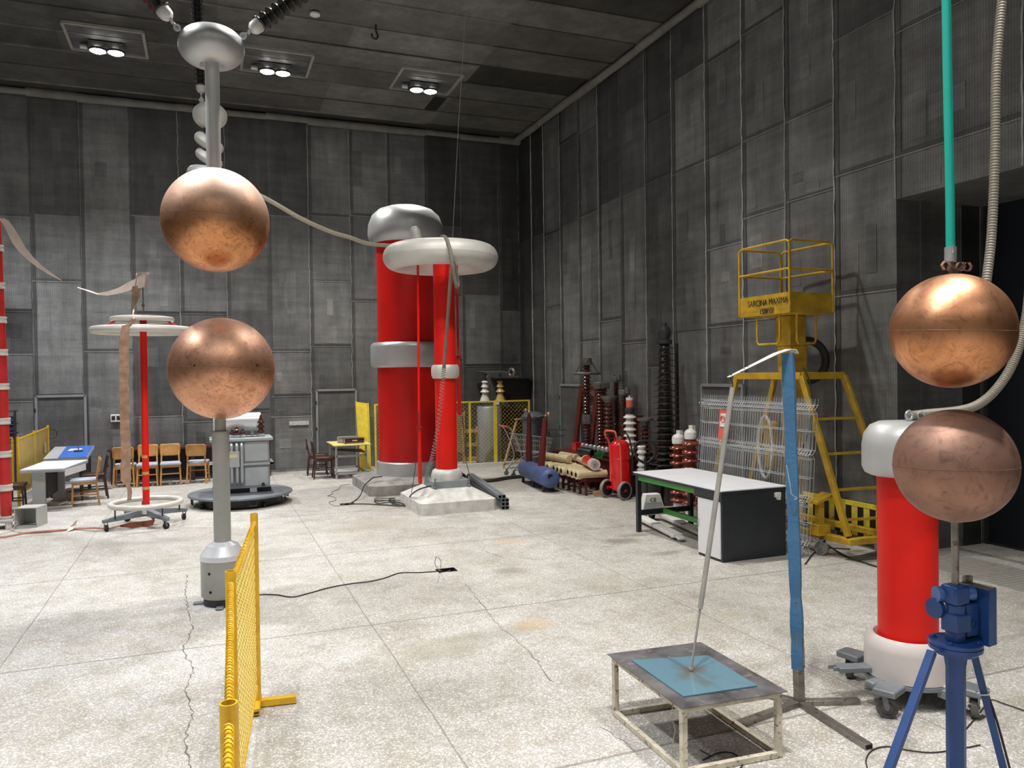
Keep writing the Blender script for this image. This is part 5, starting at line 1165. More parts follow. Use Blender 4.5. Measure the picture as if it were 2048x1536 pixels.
for bxp, byp, n, rr, hh, mt_ in ((x1-.13, 14.95, 3, .05, .36, 'brownglaze'), (.5, 14.85, 2, .045, .16, 'brownglaze'), (.42, 14.85, 1, .035, .12, 'brownglaze'), (.6, 14.85, 1, .035, .12, 'brownglaze')):
    b = MB(); b.lathe(sheds(n, rr*.75, rr*1.35, hh/n*.7, .06)+[(rr*.5, hh-.02), (rr*.2, hh+.04), (0, hh+.04)], (bxp, byp, z1), n=20); bs_ = b.build('bushing', mt_, t)
    b = MB(); b.lathe([(0, 0), (rr*1.4, 0), (rr*1.4, .04), (rr*.9, .06), (0, .06)], (bxp, byp, z1), n=20); b.build('bushing_foot', 'trlight', bs_)
b = MB(); b.bb((1.3, 18.8, 0), (1.36, 19.2, .8)); b.bb((1.42, 18.75, .78), (1.2, 19.2, .84)); solo(b, 'dark_cabinet', 'darkwood', 'narrow dark wooden stand against the back wall right of the transformer', 'cabinet')
b = MB(); c = py(598, 846, BY-.03); b.box(c, (.46, .012, .1)); solo(b, 'wall_notice', 'sign', 'pale notice strip on the back wall between transformer and door', 'sign')

# ------------------------------------------------------------------ yellow table with instruments
t = thing('yellow_table', 'small table with yellow top and grey steel legs near the back door', 'table', (3.0, 18.0, 0))
Y4 = [fl(668, 891, .76), fl(741, 887, .76), None, None]; ya = 17.42
x0, x1, y0, y1 = Y4[0].x, Y4[1].x, Y4[0].y, Y4[0].y+1.15
b = MB(); b.bb((x0, y0, .735), (x1, y1, .76)); b.build('tabletop', 'yeltab', t, bevel=.003)
for x in (x0+.06, x1-.1):
    for y in (y0+.1, y1-.1): b = MB(); b.bb((x-.02, y-.02, 0), (x+.02, y+.02, .735)); b.build('leg', 'deskgrey', t)
    b = MB(); b.bb((x-.018, y0+.1, .1), (x+.018, y1-.1, .14)); b.build('side_rail', 'deskgrey', t)
b = MB(); b.bb((x0+.06, y0+.08, .48), (x1-.1, y0+.11, .53)); b.build('front_rail', 'deskgrey', t); b = MB(); b.bb((x0+.06, y0+.08, .1), (x1-.1, y0+.11, .14)); b.build('foot_rail', 'deskgrey', t)
b = MB(); b.extr([(x0+.05, y0+.3, .62), (x1-.1, y0+.1, .56), (x1-.1, y0+.7, .58), (x0+.05, y0+.7, .62)], (0, 0, .015)); b.build('lower_shelf', 'dark', t)
for k, (dx, dy, lab) in enumerate(((.0, 0, 'nearer'), (-.08, .32, 'farther'))):
    cx, cy = (x0+x1)/2+.08+dx, y0+.35+dy
    t = thing('instrument', 'low dark instrument case on the yellow table, %s of the two' % lab, 'instrument', (cx, cy, .76))
    b = MB(); b.bb((cx-.22, cy-.12, .775), (cx+.22, cy+.12, .89)); b.build('case', 'darkwood' if k == 0 else 'deskgrey', t, bevel=.008)
    b = MB(); b.bb((cx-.24, cy-.13, .77), (cx+.24, cy-.12, .78)); b.bb((cx-.24, cy-.13, .885), (cx+.24, cy-.12, .895)); b.bb((cx-.24, cy-.13, .77), (cx-.225, cy-.12, .895)); b.build('bezel', 'deskgrey', t)
    for s_ in (-1, 1): b = MB(); b.tube([(cx+s_*.23, cy-.13, .8), (cx+s_*.23, cy-.17, .8), (cx+s_*.23, cy-.17, .87), (cx+s_*.23, cy-.13, .87)], .006, 6); b.build('handle', 'galv', t)
    b = MB(); b.bb((cx-.05, cy-.128, .82), (cx+.06, cy-.122, .845)); b.build('display', 'cream', t)
    b = MB()
    for s_ in (-1, 1): b.bb((cx+s_*.18-.02, cy-.1, .76), (cx+s_*.18+.02, cy+.1, .775))
    b.build('feet', 'dark', t)
chair((x0-.16, 17.85, 0), R(88), 'darkwood', 'darkwood', 'dark bentwood chair at the yellow table, nearer one', solid=False)
chair((x0-.2, 18.55, 0), R(85), 'darkwood', 'darkwood', 'dark bentwood chair at the yellow table, farther one', solid=False)

# ------------------------------------------------------------------ chain link fence in the far corner
FYc = 18.1
t = thing('corner_fence', 'yellow chain link fence closing off the far corner of the hall', 'fence', (5.2, FYc, 0))
xp = [3.66, 4.4, 5.15, 5.98, 6.62, 7.55]
b = MB(); b.bb((3.6, FYc-.06, 0), (7.3, FYc+.06, .1)); b.build('curb', 'whitepaint', t)
for i, x in enumerate(xp):
    zt = 1.62; b = MB(); b.bb((x-.02, FYc-.02, .0), (x+.02, FYc+.02, zt)); b.build('post', 'yellow2', t)
    if i+1 < len(xp):
        b = MB(); b.bb((x, FYc-.016, zt-.035), (xp[i+1], FYc+.016, zt)); b.build('top_rail', 'yellow2', t)
        b = MB(); chainlink(b, (x+.02, FYc, .12), (1, 0, 0), (0, 0, 1), xp[i+1]-x-.04, zt-.15, .05, .0035); b.build('chain_link_panel', 'meshyel', t)
b = MB(); b.bb((6.64, FYc-.02, .0), (6.68, FYc+.02, 1.64)); b.build('gate_post', 'yellow2', t)
b = MB(); b.bb((6.64, FYc-.03, 1.52), (6.74, FYc-.022, 1.6)); b.build('tag', 'whitepaint', t)
t = thing('yellow_mesh_panel', 'narrow lemon yellow perforated panel standing left of the tallest tower', 'panel', (3.48, 18.55, 0))
pa, pb = fl(722, 943), fl(740, 943); pa = V((pa.x, pa.y, 0)); pb = V((pb.x, pb.y, 0))
b = MB(); b.extr([pa+V((0, 0, .05)), pb+V((0, 0, .05)), pb+V((-.02, .1, 1.62)), pa+V((-.06, .1, 1.66))], (0, .02, 0)); b.build('perforated_sheet', 'yellow2', t)
b = MB(); b.beam(pb+V((.015, 0, 0)), pb+V((.0, .1, 1.63)), .025, .03); b.beam(pa+V((-.01, 0, 0)), pa+V((-.07, .1, 1.67)), .02, .03); b.build('edge_frame', 'yellow2', t)
# objects behind the fence
def lathe_thing(name, label, cat, loc, parts, grp=None, n=28):
    t = thing(name, label, cat, loc, grp)
    for nm, mt_, prof in parts:
        b = MB(); b.lathe(prof, loc, n=n); b.build(nm, mt_, t)
    return t
tc_ = py(979, 880, 18.75)
lathe_thing('tall_tank', 'tall dark grey tank behind the chain link fence', 'tank', (tc_.x, 18.75, 0), [('shell', 'trgrey', [(0, .05), (.3, .05), (.31, .1), (.31, 1.42), (.28, 1.46), (0, 1.47)]), ('base', 'dark', [(0, 0), (.28, 0), (.28, .05), (0, .05)])])
for x, mt_, lab in ((970, 'whiteglaze', 'white'), (1001, 'creamglaze', 'yellow')):
    p = py(x, 812, 18.75); z0 = 1.47
    lathe_thing('bushing', '%s porcelain bushing with black tip behind the chain link fence' % lab, 'insulator', (p.x, 18.75, z0), [('socket', 'glass', [(0, 0), (.13, 0), (.12, .1), (0, .1)]),
      ('porcelain', mt_, [(.11, .08), (.14, .1), (.07, .3), (.07, .33), (.12, .35), (.06, .43), (.06, .46), (.1, .48), (.055, .56), (.055, .58), (.09, .6), (.05, .64), (0, .64)]), ('black_tip', 'black', [(0, .62), (.05, .64), (.05, .7), (.035, .74), (.035, .82), (0, .83)])])
t = thing('louvre_panel', 'slatted brown panel leaning behind the chain link fence by the slimmer tower', 'panel', (py(922, 880, 18.6).x, 18.6, 0))
b = MB(); xx = py(922, 880, 18.6).x
for k in range(22): b.box((xx, 18.6, .35+k*.045), (.2, .03, .02))
b.bb((xx-.12, 18.62, 0), (xx-.09, 18.65, 1.35)); b.bb((xx+.09, 18.62, 0), (xx+.12, 18.65, 1.35)); b.build('slats', 'rawwood', t)
b = MB()
p = py(950, 885, 18.9); 
t = thing('crate_rack', 'raw timber crate behind the chain link fence beside the dark tank', 'crate', (p.x-.1, 18.9, 0))
for z in (.1, .45, .8):
    b = MB(); b.bb((p.x-.35, 18.8, z), (p.x+.05, 18.83, z+.09)); b.build('slat', 'rawwood', t)
for x in (p.x-.34, p.x+.02): b = MB(); b.bb((x, 18.83, 0), (x+.05, 18.9, .95)); b.build('post', 'rawwood', t)
# dark hood and winch shelf on the corner
pw = py(1035, 757, 18.9)
t = thing('wall_shelf', 'dark bracket shelf on the wall in the far corner', 'shelf', (7.35, 18.9, 1.6))
b = MB(); b.extr([(6.9, 18.6, pw.z), (7.86, 18.6, pw.z), (7.86, 19.4, pw.z), (6.9, 19.4, pw.z)], (0, 0, .03)); b.build('board', 'dark', t)
b = MB(); b.extr([(6.98, 18.8, pw.z-.01), (7.86, 18.8, pw.z-.01), (7.86, 18.8, pw.z-.85), (7.5, 18.8, pw.z-.8)], (0, .3, 0)); b.build('bracket', 'dark', t)
b = MB(); c = V((7.35, 18.75, pw.z+.15)); b.torus(c, .09, .05, (1, .4, 0), 24, 10); b.bb(c+V((-.12, -.12, -.12)), c+V((.14, .12, -.08))); solo(b, 'cable_reel', 'rawsteel', 'small reel standing on the wall shelf in the far corner', 'reel')
t = thing('dark_hood', 'low dark rounded hood on the back wall in the far corner', 'hood', (6.5, 19.2, 1.4))
p0 = py(968, 757, 19.2); p1 = py(1050, 741, 19.2); b = MB()
b.extr([(p0.x, 19.35, p0.z-.75), (7.6, 19.35, p0.z-.75), (7.6, 19.35, p1.z-.1), (7.3, 19.35, p1.z), (6.5, 19.35, p1.z), (p0.x+.1, 19.35, p0.z+.1), (p0.x, 19.35, p0.z)][::-1], (0, -.2, 0)); b.build('shell', 'sheetgrey', t, bevel=.03)

# ------------------------------------------------------------------ blue tank with two red-brown rods
a = V((6.22, 13.55, 0)); c = V((6.3, 14.95, 0)); a = fl(1098, 978, .0); a = V((6.1, 13.62, .27)); c = V((6.28, 15.25, .27))
t = thing('blue_tank', 'long blue horizontal tank with two red-brown rods standing on it', 'tank', (a.x, (a.y+c.y)/2, 0))
ax = (c-a).normalized(); L_ = (c-a).length; r = .185
pr = [(r*sin(pi/2*i/8), -r*.55*cos(pi/2*i/8)+.0) for i in range(9)]+[(r, 0), (r, L_)]+[(r*cos(pi/2*i/8), L_+r*.55*sin(pi/2*i/8)) for i in range(1, 9)]
b = MB(); b.lathe(pr, a, ax, 36); tk = b.build('tank_body', 'tankblue', t)
b = MB(); e = a-ax*.085+V((-.03, 0, .05)); b.lathe([(0, 0), (.05, 0), (.05, .03), (0, .03)], e-ax*.01, ax, 16); b.build('port', 'hole', tk)
b = MB(); e = a-ax*.08+V((.03, 0, -.03)); b.lathe([(0, 0), (.018, 0), (.018, .02), (0, .02)], e-ax*.012, ax, 12); b.build('drain_hole', 'hole', tk)
for f in (.08, .5, .95):
    for s_ in (-.1, .1): b = MB(); p = a+ax*L_*f+V((s_, 0, 0)); b.bb((p.x-.02, p.y-.03, 0), (p.x+.02, p.y+.03, .14)); b.build('leg', 'dark', t)
for i, (xa, ya, xb, yb, Y_) in enumerate(((1072, 938, 1058, 826, 15.05), (1102, 948, 1091, 834, 14.2))):
    ctr = a.lerp(c, (Y_-a.y)/(c.y-a.y)); top = py(xb, yb, Y_); rod_ = V((ctr.x, Y_, .43)); top.x = top.x
    d = (top-rod_); H_ = d.length
    b = MB(); b.lathe([(0, 0), (.07, 0), (.068, .3), (.064, H_*.5), (.052, H_*.55), (.05, H_-.12), (.035, H_-.05), (.02, H_-.01), (0, H_)], rod_, d, 20); rr_ = b.build('insulating_rod', 'oxred', t)
    b = MB(); b.lathe([(0, 0), (.015, 0), (.03, .02), (.015, .05), (0, .06)], rod_+d, d, 14); b.build('collar', 'copper', rr_)
    s_ = -1 if i == 0 else 1
    b = MB(); b.sph(top+V((s_*.07, 0, .05)), .045, 20, 12); b.cyl(top+V((0, 0, .04)), top+V((-s_*.18, 0, .01)), .006, n=8); b.build('ball_electrode', 'copper', rr_)
    b = MB(); b.lathe([(0, -.005), (.09, -.005), (.09, .01), (0, .01)], rod_, n=20); b.build('primer_patch', 'pinksign', rr_)

# barrel and crate behind the cart
p = py(1066, 900, 17.2)
lathe_thing('dustbin', 'slate grey domed barrel behind the shopping trolley', 'barrel', (p.x, 17.2, 0), [('drum', 'barrel', [(0, 0), (.24, 0), (.25, 1.22), (0, 1.22)]), ('lid', 'barrel', [(.25, 1.2), (.28, 1.21), (.28, 1.26), (.2, 1.34), (.08, 1.37), (0, 1.37)])])
t = thing('timber_frame', 'raw timber trestle leaning beside the slate barrel', 'frame', (p.x-.1, 17.5, 0))
for k, (x0_, z0_, x1_, z1_) in enumerate(((-.62, 0, -.25, 1.15), (.32, 0, .32, 1.2), (-.3, 1.17, .35, 1.2), (-.62, .1, .3, .15), (.5, 0, .45, 1.2))): b = MB(); b.beam((p.x+x0_, 17.6, z0_), (p.x+x1_, 17.6, z1_), .03, .07, (0, 1, 0)); b.build('plank', 'rawwood', t)

# ------------------------------------------------------------------ shopping trolley
o = V((6.35, 15.9, 0)); ux = V((1, .0, 0)); uy = V((0, 1, 0))
t = thing('shopping_trolley', 'wire shopping trolley with red handle behind the blue tank', 'trolley', o)
def cp_(x, y, z): return o+ux*x+uy*y+V((0, 0, z))
b = MB()
B0 = [cp_(0, .0, .95), cp_(.85, 0, .82), cp_(.85, .5, .82), cp_(0, .5, .95)]; B1 = [cp_(.12, .06, .55), cp_(.78, .06, .5), cp_(.78, .44, .5), cp_(.12, .44, .55)]
for i in range(4):
    j = (i+1) % 4; n = 16 if i % 2 == 0 else 10
    b.tube([B0[i], B0[j]], .006, 5); b.tube([B1[i], B1[j]], .005, 5)
    for k in range(n+1): b.tube([B0[i].lerp(B0[j], k/n), B1[i].lerp(B1[j], k/n)], .0025, 3)
    for f in (.3, .6): b.tube([B0[i].lerp(B1[i], f), B0[j].lerp(B1[j], f)], .003, 4)
for k in range(11): b.tube([B1[0].lerp(B1[3], k/10), B1[1].lerp(B1[2], k/10)], .0025, 3)
b.build('basket', 'galv', t)
b = MB()
for y in (.03, .47): b.tube([cp_(-.22, y, 1.12), cp_(-.1, y, 1.0), cp_(.1, y, .45), cp_(-.1, y, .15)], .012, 8, 4); b.tube([cp_(-.12, y, .14), cp_(.35, y, .42), cp_(.75, y, .48)], .011, 8); b.tube([cp_(-.1, y, .16), cp_(.75, y+.0, .14)], .011, 8)
b.build('frame', 'galv', t)
b = MB(); b.tube([cp_(-.22, -.03, 1.12), cp_(-.22, .53, 1.12)], .02, 12); b.build('handle', 'pinksign', t)
for x in (-.1, .72):
    for y in (.03, .47): caster(t, (cp_(x, y, 0).x, cp_(x, y, 0).y), .055, .03, .15, (1, 0, 0), 'greyrub')

# ------------------------------------------------------------------ insulator shelf with glassware and tube rack
t = thing('corrugated_plinth', 'low dark red corrugated steel platform along the right wall', 'platform', (7.5, 14.0, 0))
x0, x1, y0, y1, zt = 7.12, 7.8, 12.68, 15.6, .62
b = MB(); b.bb((x0-.03, y0, zt-.03), (x1, y1, zt)); b.build('top_sheet', 'oxbrown', t)
b = MB(); n = 44
for k in range(n):
    ya, yb = y0+(y1-y0)*k/n, y0+(y1-y0)*(k+.5)/n; b.bb((x0, ya, .02), (x0+.03, yb, zt-.03)); b.bb((x0+.03, yb, .02), (x0+.05, y0+(y1-y0)*(k+1)/n, zt-.03))
b.bb((x0, y0, .02), (x1, y0+.02, zt-.03)); b.build('corrugated_side', 'oxbrown', t)
t = thing('tube_rack', 'low dark rack in front of the corrugated platform carrying cream tubes', 'rack', (6.8, 13.6, 0))
for k in range(9):
    y = 12.98+k*.25; b = MB(); b.beam((6.45, y, .27), (7.08, y, .27), .04, .04); b.build('crossbar', 'oxbrown', t)
    b = MB(); b.bb((6.52, y-.02, 0), (6.56, y+.02, .25)); b.build('leg', 'oxbrown', t)
    b = MB(); b.bb((7.0, y-.02, 0), (7.04, y+.02, .25)); b.build('leg', 'oxbrown', t)
for x in (6.48, 7.05): b = MB(); b.beam((x, 12.9, .3), (x, 15.1, .3), .04, .03); b.build('rail', 'oxbrown', t)
for k in range(9):
    y = 12.96+k*.215; dx = .02*(k % 3)
    t = thing('cream_tube', 'cream ceramic tube lying side by side on the dark rack', 'tube', (6.7, y, .315), 'cream tubes on the rack')
    ce = V((6.32+dx, y, .398)); b = MB(); b.lathe([(.045, 0), (.075, 0), (.082, .02), (.082, .09), (.07, .11), (.07, .62), (0, .62)], ce, (1, -.03, 0), 22); b.build('body', 'cream', t)
    b = MB(); b.lathe([(0, .03), (.045, .03), (.045, 0)], ce, (1, -.03, 0), 18); b.build('bore', 'hole', t)
def long_tube(p0, p1, r, mt_, name, label, bands=None, cat='tube'):
    p0, p1 = V(p0), V(p1); d = p1-p0; L_ = d.length; t = thing(name, label, cat, p0.lerp(p1, .5)-V((0, 0, r)))
    b = MB(); b.lathe([(0, 0), (r, 0), (r, L_), (0, L_)], p0, d, 24); b.build('body', mt_, t, bevel=.008)
    for f0, f1, rr, m2 in (bands or []): b = MB(); b.lathe([(0, L_*f0), (rr, L_*f0), (rr, L_*f1), (0, L_*f1)], p0, d, 24); b.build('band', m2, t)
    return t
long_tube((6.6, 14.9, .555), (6.76, 14.15, .555), .075, 'cream', 'long_cream_tube', 'long cream tube lying on top of the row of cream tubes, left')
long_tube((6.95, 14.95, .555), (7.0, 14.3, .555), .075, 'cream', 'long_cream_tube', 'cream tube with thin red bands lying on top of the row', [(.8, .83, .077, 'extred'), (.88, .91, .077, 'extred')])
long_tube((6.98, 14.15, .54), (6.88, 13.66, .54), .06, 'cream', 'slim_cream_tube', 'slim cream tube with red bands behind the red capacitor tube', [(.7, .74, .062, 'extred'), (.82, .86, .062, 'extred')])
long_tube((6.86, 13.6, .58), (6.68, 12.9, .58), .1, 'extred', 'red_tube', 'short fat red tube with white ends lying on the cream tubes', [(-.01, .08, .104, 'whiteglaze'), (.8, .9, .104, 'whiteglaze'), (.9, .96, .09, 'oxred'), (.96, 1.03, .104, 'whiteglaze'), (1.02, 1.035, .08, 'galv'), (1.03, 1.05, .02, 'copper')])
b = MB(); b.lathe(sheds(7, .05, .085, .07), (6.97, 14.1, .72), (0.05, -1, 0), 18); solo(b, 'lying_insulator', 'blackglaze', 'dark ribbed insulator lying on the cream tubes beside the corrugated platform', 'insulator')
# porcelain insulators standing on the platform
def insul(name, label, loc, H_, n, rc_, rs_, mt_, capm='ironcap', taper=None, cap=.12, foot=.1, grp=None, top=None):
    loc = V(loc); t = thing(name, label, 'insulator', loc, grp)
    b = MB(); b.lathe([(0, 0), (rc_*1.5, 0), (rc_*1.5, .02), (rc_*1.25, .03), (rc_*1.2, foot), (0, foot)], loc, n=20); b.build('foot', capm, t)
    b = MB(); b.lathe(sheds(n, rc_, rs_, (H_-cap-foot)/n, foot, taper=taper)+[(0, H_-cap)], loc, n=24); b.build('porcelain', mt_, t)
    k = taper(1) if taper else 1
    b = MB(); b.lathe([(0, H_-cap), (rc_*k*1.25, H_-cap), (rc_*k*1.35, H_-cap*.3), (rc_*k*1.1, H_), (0, H_)], loc, n=20); b.build('cap', capm, t)
    return t, loc+V((0, 0, H_))
XI = 7.32
def ins_px(x, ytop, X=XI, z0=.62):
    p = px(x, ytop, X); return V((X, p.y, z0)), p.z-z0
# grading ring column
l, h = ins_px(1173, 719, 7.35); hs = (px(1173, 838, 7.35).z-.62)
t, top = insul('ring_insulator', 'tall dark insulator with a flat grey ring near its top, left of the group', l, h, 24, .06, .095, 'brownglaze')
b = MB(); zr_ = px(1173, 747, 7.35).z; b.torus((l.x, l.y, zr_), .255, .03, n=48, k=12); b.build('grading_ring', 'ironcap', t)
b = MB(); b.lathe([(0, 0), (.1, 0), (.12, .05), (.11, .15), (0, .17)], (l.x, l.y, top.z-.12), n=20); b.build('head_casting', 'ironcap', t)
for a_ in (0, 100, 180, 270): b = MB(); b.beam((l.x+cos(R(a_))*.08, l.y+sin(R(a_))*.08, top.z), (l.x+cos(R(a_))*.25, l.y+sin(R(a_))*.25, zr_+.02), .012, .02); b.build('ring_stay', 'ironcap', t)
b = MB(); b.lathe([(0, hs-.1), (.11, hs-.1), (.12, hs-.02), (.1, hs+.1), (0, hs+.1)], l, n=8); b.build('joint_casting', 'ironcap', t)
for (x, yt, X, n, rc_, rs_, m_, nm, lab, kw) in (
  (1203, 766, 7.4, 18, .085, .125, 'brownglaze', 'capped_insulator', 'thick dark insulator with a grey square cap, right of the ringed one', {}),
  (1218, 792, 7.3, 12, .075, .115, 'brownglaze', 'capped_insulator', 'dark insulator with flared grey cap in front of the thick one', {}),
  (1232, 753, 7.58, 34, .04, .075, 'brownglaze', 'slim_insulator', 'slim finely ribbed dark insulator, taller of the slim pair', {}),
  (1248, 779, 7.35, 28, .045, .08, 'brownglaze', 'slim_insulator', 'slim finely ribbed dark insulator with a grey cap, shorter of the slim pair', {}),
  (1270, 830, 7.55, 10, .06, .1, 'redglaze', 'brown_insulator', 'red-brown insulator with wide flared top behind the extinguisher', {'capm': 'redglaze'}),
  (1290, 838, 7.5, 9, .06, .1, 'brownglaze', 'brown_insulator', 'brown insulator with a flat grey cap, just left of the giant black one', {})):
    l, h = ins_px(x, yt, X, .62 if x < 1280 else 0.5); t, top = insul(nm, lab, l, h, n, rc_, rs_, m_, **kw)
    if x == 1203:
        b = MB(); b.box(top+V((0, 0, -.05)), (.26, .24, .14)); b.build('square_cap', 'ironcap', t, bevel=.02); b = MB(); b.cyl(top, top+V((0, 0, .16)), .012, n=8); b.build('stud', 'ironcap', t)
    if x in (1218, 1270):
        b = MB(); b.lathe([(.08, -.14), (.1, -.12), (.165, -.02), (.165, 0), (0, 0)], top, n=20); b.build('flared_top', 'ironcap' if x == 1218 else 'redglaze', t)
    if x in (1232, 1248):
        b = MB(); b.box(top+V((0, 0, -.05)), (.14, .2, .09)); b.box(top+V((0, .12, -.02)), (.06, .06, .12)); b.box(top+V((0, -.12, -.02)), (.06, .06, .12)); b.build('clevis_cap', 'ironcap', t, bevel=.01)
    if x == 1290: b = MB(); b.lathe([(0, -.03), (.15, -.03), (.15, .02), (0, .02)], top, n=24); b.build('flat_cap', 'ironcap', t)
l, h = ins_px(1259, 796, 7.3, .62)
t, top = insul('white_insulator', 'white ribbed insulator with a pink and white cap', l, h-.17, 7, .07, .12, 'whiteglaze', capm='dark')
b = MB(); b.lathe([(0, 0), (.065, 0), (.065, .13), (0, .13)], top, n=20); b.build('pink_can', 'pinksign', t)
b = MB(); b.lathe([(0, .13), (.07, .13), (.07, .18), (.015, .18), (.015, .21), (0, .21)], top, n=20); b.build('white_lid', 'whiteglaze', t)
# giant black bushing on the floor
G = V((7.35, px(1330, 800, 7.35).y, 0)); ht = px(1331, 645, 7.35).z
t = thing('giant_bushing', 'giant black tapering insulator with wide sheds, tallest of the group', 'insulator', G)
n = 21; prof = [(0, 0), (.2, 0), (.2, .5), (.16, .52)]
for i in range(n):
    f = i/(n-1); z = .55+(ht-.55-.38)*i/n; k = 1-.4*f; pt_ = (ht-.55-.38)/n; rc1 = .15*k; rs1 = .28*k
    prof += [(rc1, z), (rc1*1.03, z+pt_*.35), (rs1, z+pt_*.4), (rs1, z+pt_*.5), (rc1*1.15, z+pt_*.62)]
prof += [(.08, ht-.38)]
b = MB(); b.lathe(prof, G, n=40); b.build('porcelain', 'blackglaze', t)
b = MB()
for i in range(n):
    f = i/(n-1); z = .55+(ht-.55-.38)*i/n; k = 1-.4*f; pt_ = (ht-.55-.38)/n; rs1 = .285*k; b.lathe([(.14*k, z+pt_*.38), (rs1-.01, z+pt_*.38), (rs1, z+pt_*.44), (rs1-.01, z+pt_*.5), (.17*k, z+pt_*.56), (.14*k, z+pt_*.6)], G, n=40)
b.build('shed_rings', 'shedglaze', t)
b = MB(); b.lathe([(.08, ht-.38), (.13, ht-.36), (.13, ht-.3), (.09, ht-.29), (.11, ht-.2), (.12, ht-.17), (.09, ht-.08), (.05, ht-.06), (.04, ht), (0, ht)], G, n=24); b.build('top_terminal', 'dark', t)
b = MB(); b.bb(G+V((.3, .1, 0)), G+V((.35, .14, ht-.35))); solo(b, 'dark_post', 'dark', 'slim dark post standing behind the giant black insulator', 'post')
for (x, yt, lab) in ((1356, 862, 'red-brown insulator with white shoe cap behind the white bench, left one'), (1381, 852, 'red-brown insulator with white shoe cap behind the white bench, right one')):
    X = 6.98; p = px(x, yt, X); t, top = insul('shoe_cap_insulator', lab, (X, p.y, 0), p.z-.1, 8, .075, .14, 'redglaze', capm='whiteglaze', cap=.1, foot=.2)
    b = MB(); b.sph(top+V((0, 0, -.02)), .1, 20, 12, .8); b.box(top+V((.03, 0, .06)), (.06, .1, .1)); b.build('white_casting', 'whiteglaze', t)
# oxide red boards leaning behind the ringed insulator
t = thing('leaning_frame', 'tall oxide red frame leaning on the right wall behind the ringed insulator', 'frame', (7.75, 14.8, .62))
for yy in (px(1158, 820, 7.7).y, px(1189, 820, 7.7).y): b = MB(); b.beam((7.6, yy, .63), (7.78, yy, px(1175, 772, 7.75).z), .05, .16, (0, 1, 0)); b.build('board', 'oxred', t)
b = MB(); ya_, yb_ = px(1158, 820, 7.7).y, px(1189, 820, 7.7).y; b.beam((7.76, ya_, px(1175, 776, 7.75).z), (7.76, yb_, px(1175, 776, 7.75).z), .05, .1); b.build('crosspiece', 'oxred', t)
b = MB(); p = px(1155, 890, 7.3); b.bb((7.25, p.y-.02, .625), (7.45, p.y+.18, .8)); solo(b, 'red_block', 'extred', 'bright red block on the corrugated platform beside the ringed insulator', 'block')
# glass insulators
for i, (x, y) in enumerate(((1166, 893), (1174, 899), (1182, 897), (1190, 903), (1198, 893), (1206, 888), (1214, 905), (1224, 898))):
    p = px(x, y+6, 7.18); t = thing('glass_insulator', 'small clear glass insulator disc on the corrugated platform', 'insulator', (7.18, p.y, .62), 'glass insulators on the platform')
    b = MB(); b.lathe([(0, 0), (.09, 0), (.1, .03), (.06, .08), (.05, .1), (.05, .14), (0, .15)], t.location, n=20); b.build('glass_disc', 'glass', t)
    b = MB(); b.lathe([(0, .13), (.045, .13), (.05, .15), (.045, .2), (.02, .22), (0, .22)], t.location, n=16); b.build('metal_cap', 'galv', t)
b = MB(); p = px(1202, 909, 7.2); b.bb((7.16, p.y-.2, .625), (7.34, p.y+.2, .69)); solo(b, 'green_glass_block', 'green', 'dark green block among the glass insulators', 'block')
lead([(7.3, 17.3, .95), (7.36, 16.2, .99), (7.4, 15.7, 1.02)], .012, 'dark_rod', 'thin dark rod reaching from the chain link fence to the insulators, upper one', 'cable', 'rod')
lead([(7.28, 17.2, .82), (7.34, 16.1, .86), (7.38, 15.7, .9)], .012, 'dark_rod', 'thin dark rod reaching from the chain link fence to the insulators, lower one', 'cable', 'rod')

# ------------------------------------------------------------------ wheeled extinguisher
W1, W2 = V((7.07, 13.12, 0)), V((6.86, 12.42, 0)); W1 = V((6.8, 12.66, 0)); W2 = V((6.93, 12.24, 0)); mid_ = (W1+W2)/2; axl = (W2-W1).normalized(); bk = V((axl.y, -axl.x, 0))
if bk.x < 0: bk = -bk
t = thing('wheeled_extinguisher', 'large red fire extinguisher on two black wheels', 'fire extinguisher', mid_)
rb = .185; cb = mid_+bk*.16
b = MB(); b.lathe([(0, .12), (.1, .12), (rb, .17), (rb, .9), (rb*.93, .98), (rb*.7, 1.03), (rb*.3, 1.06), (0, 1.06)], cb+V((0, 0, 0)), (.08*-bk.x*.5, 0, 1), 36); b.build('cylinder', 'extred', t)
b = MB(); b.torus(cb+V((-.02, 0, .72)), rb+.002, .006, n=36, k=6); b.cyl(mid_+bk*.02+V((0, 0, .14)), mid_+bk*.0+V((0, 0, 1.1)), .014, n=10); b.build('strap', 'extred', t)
b = MB(); hh1 = W1.lerp(W2, .2); hh2 = W1.lerp(W2, .8)
b.tube([hh1+V((0, 0, .3))+bk*.02, hh1+V((0, 0, .95))-bk*.0, hh1+V((0, 0, 1.13))-bk*.1, hh1+V((0, 0, 1.2))-bk*.12, hh1.lerp(hh2, .2)+V((0, 0, 1.23))-bk*.12, hh1.lerp(hh2, .8)+V((0, 0, 1.23))-bk*.12, hh2+V((0, 0, 1.2))-bk*.12, hh2+V((0, 0, 1.1))-bk*.08, hh2+V((0, 0, .95)), hh2+V((0, 0, .3))+bk*.02], .018, 10, 5); b.build('handle', 'pinksign', t)
b = MB(); b.cyl(W1+V((0, 0, .19)), W2+V((0, 0, .19)), .02, n=12); b.build('axle', 'extred', t)
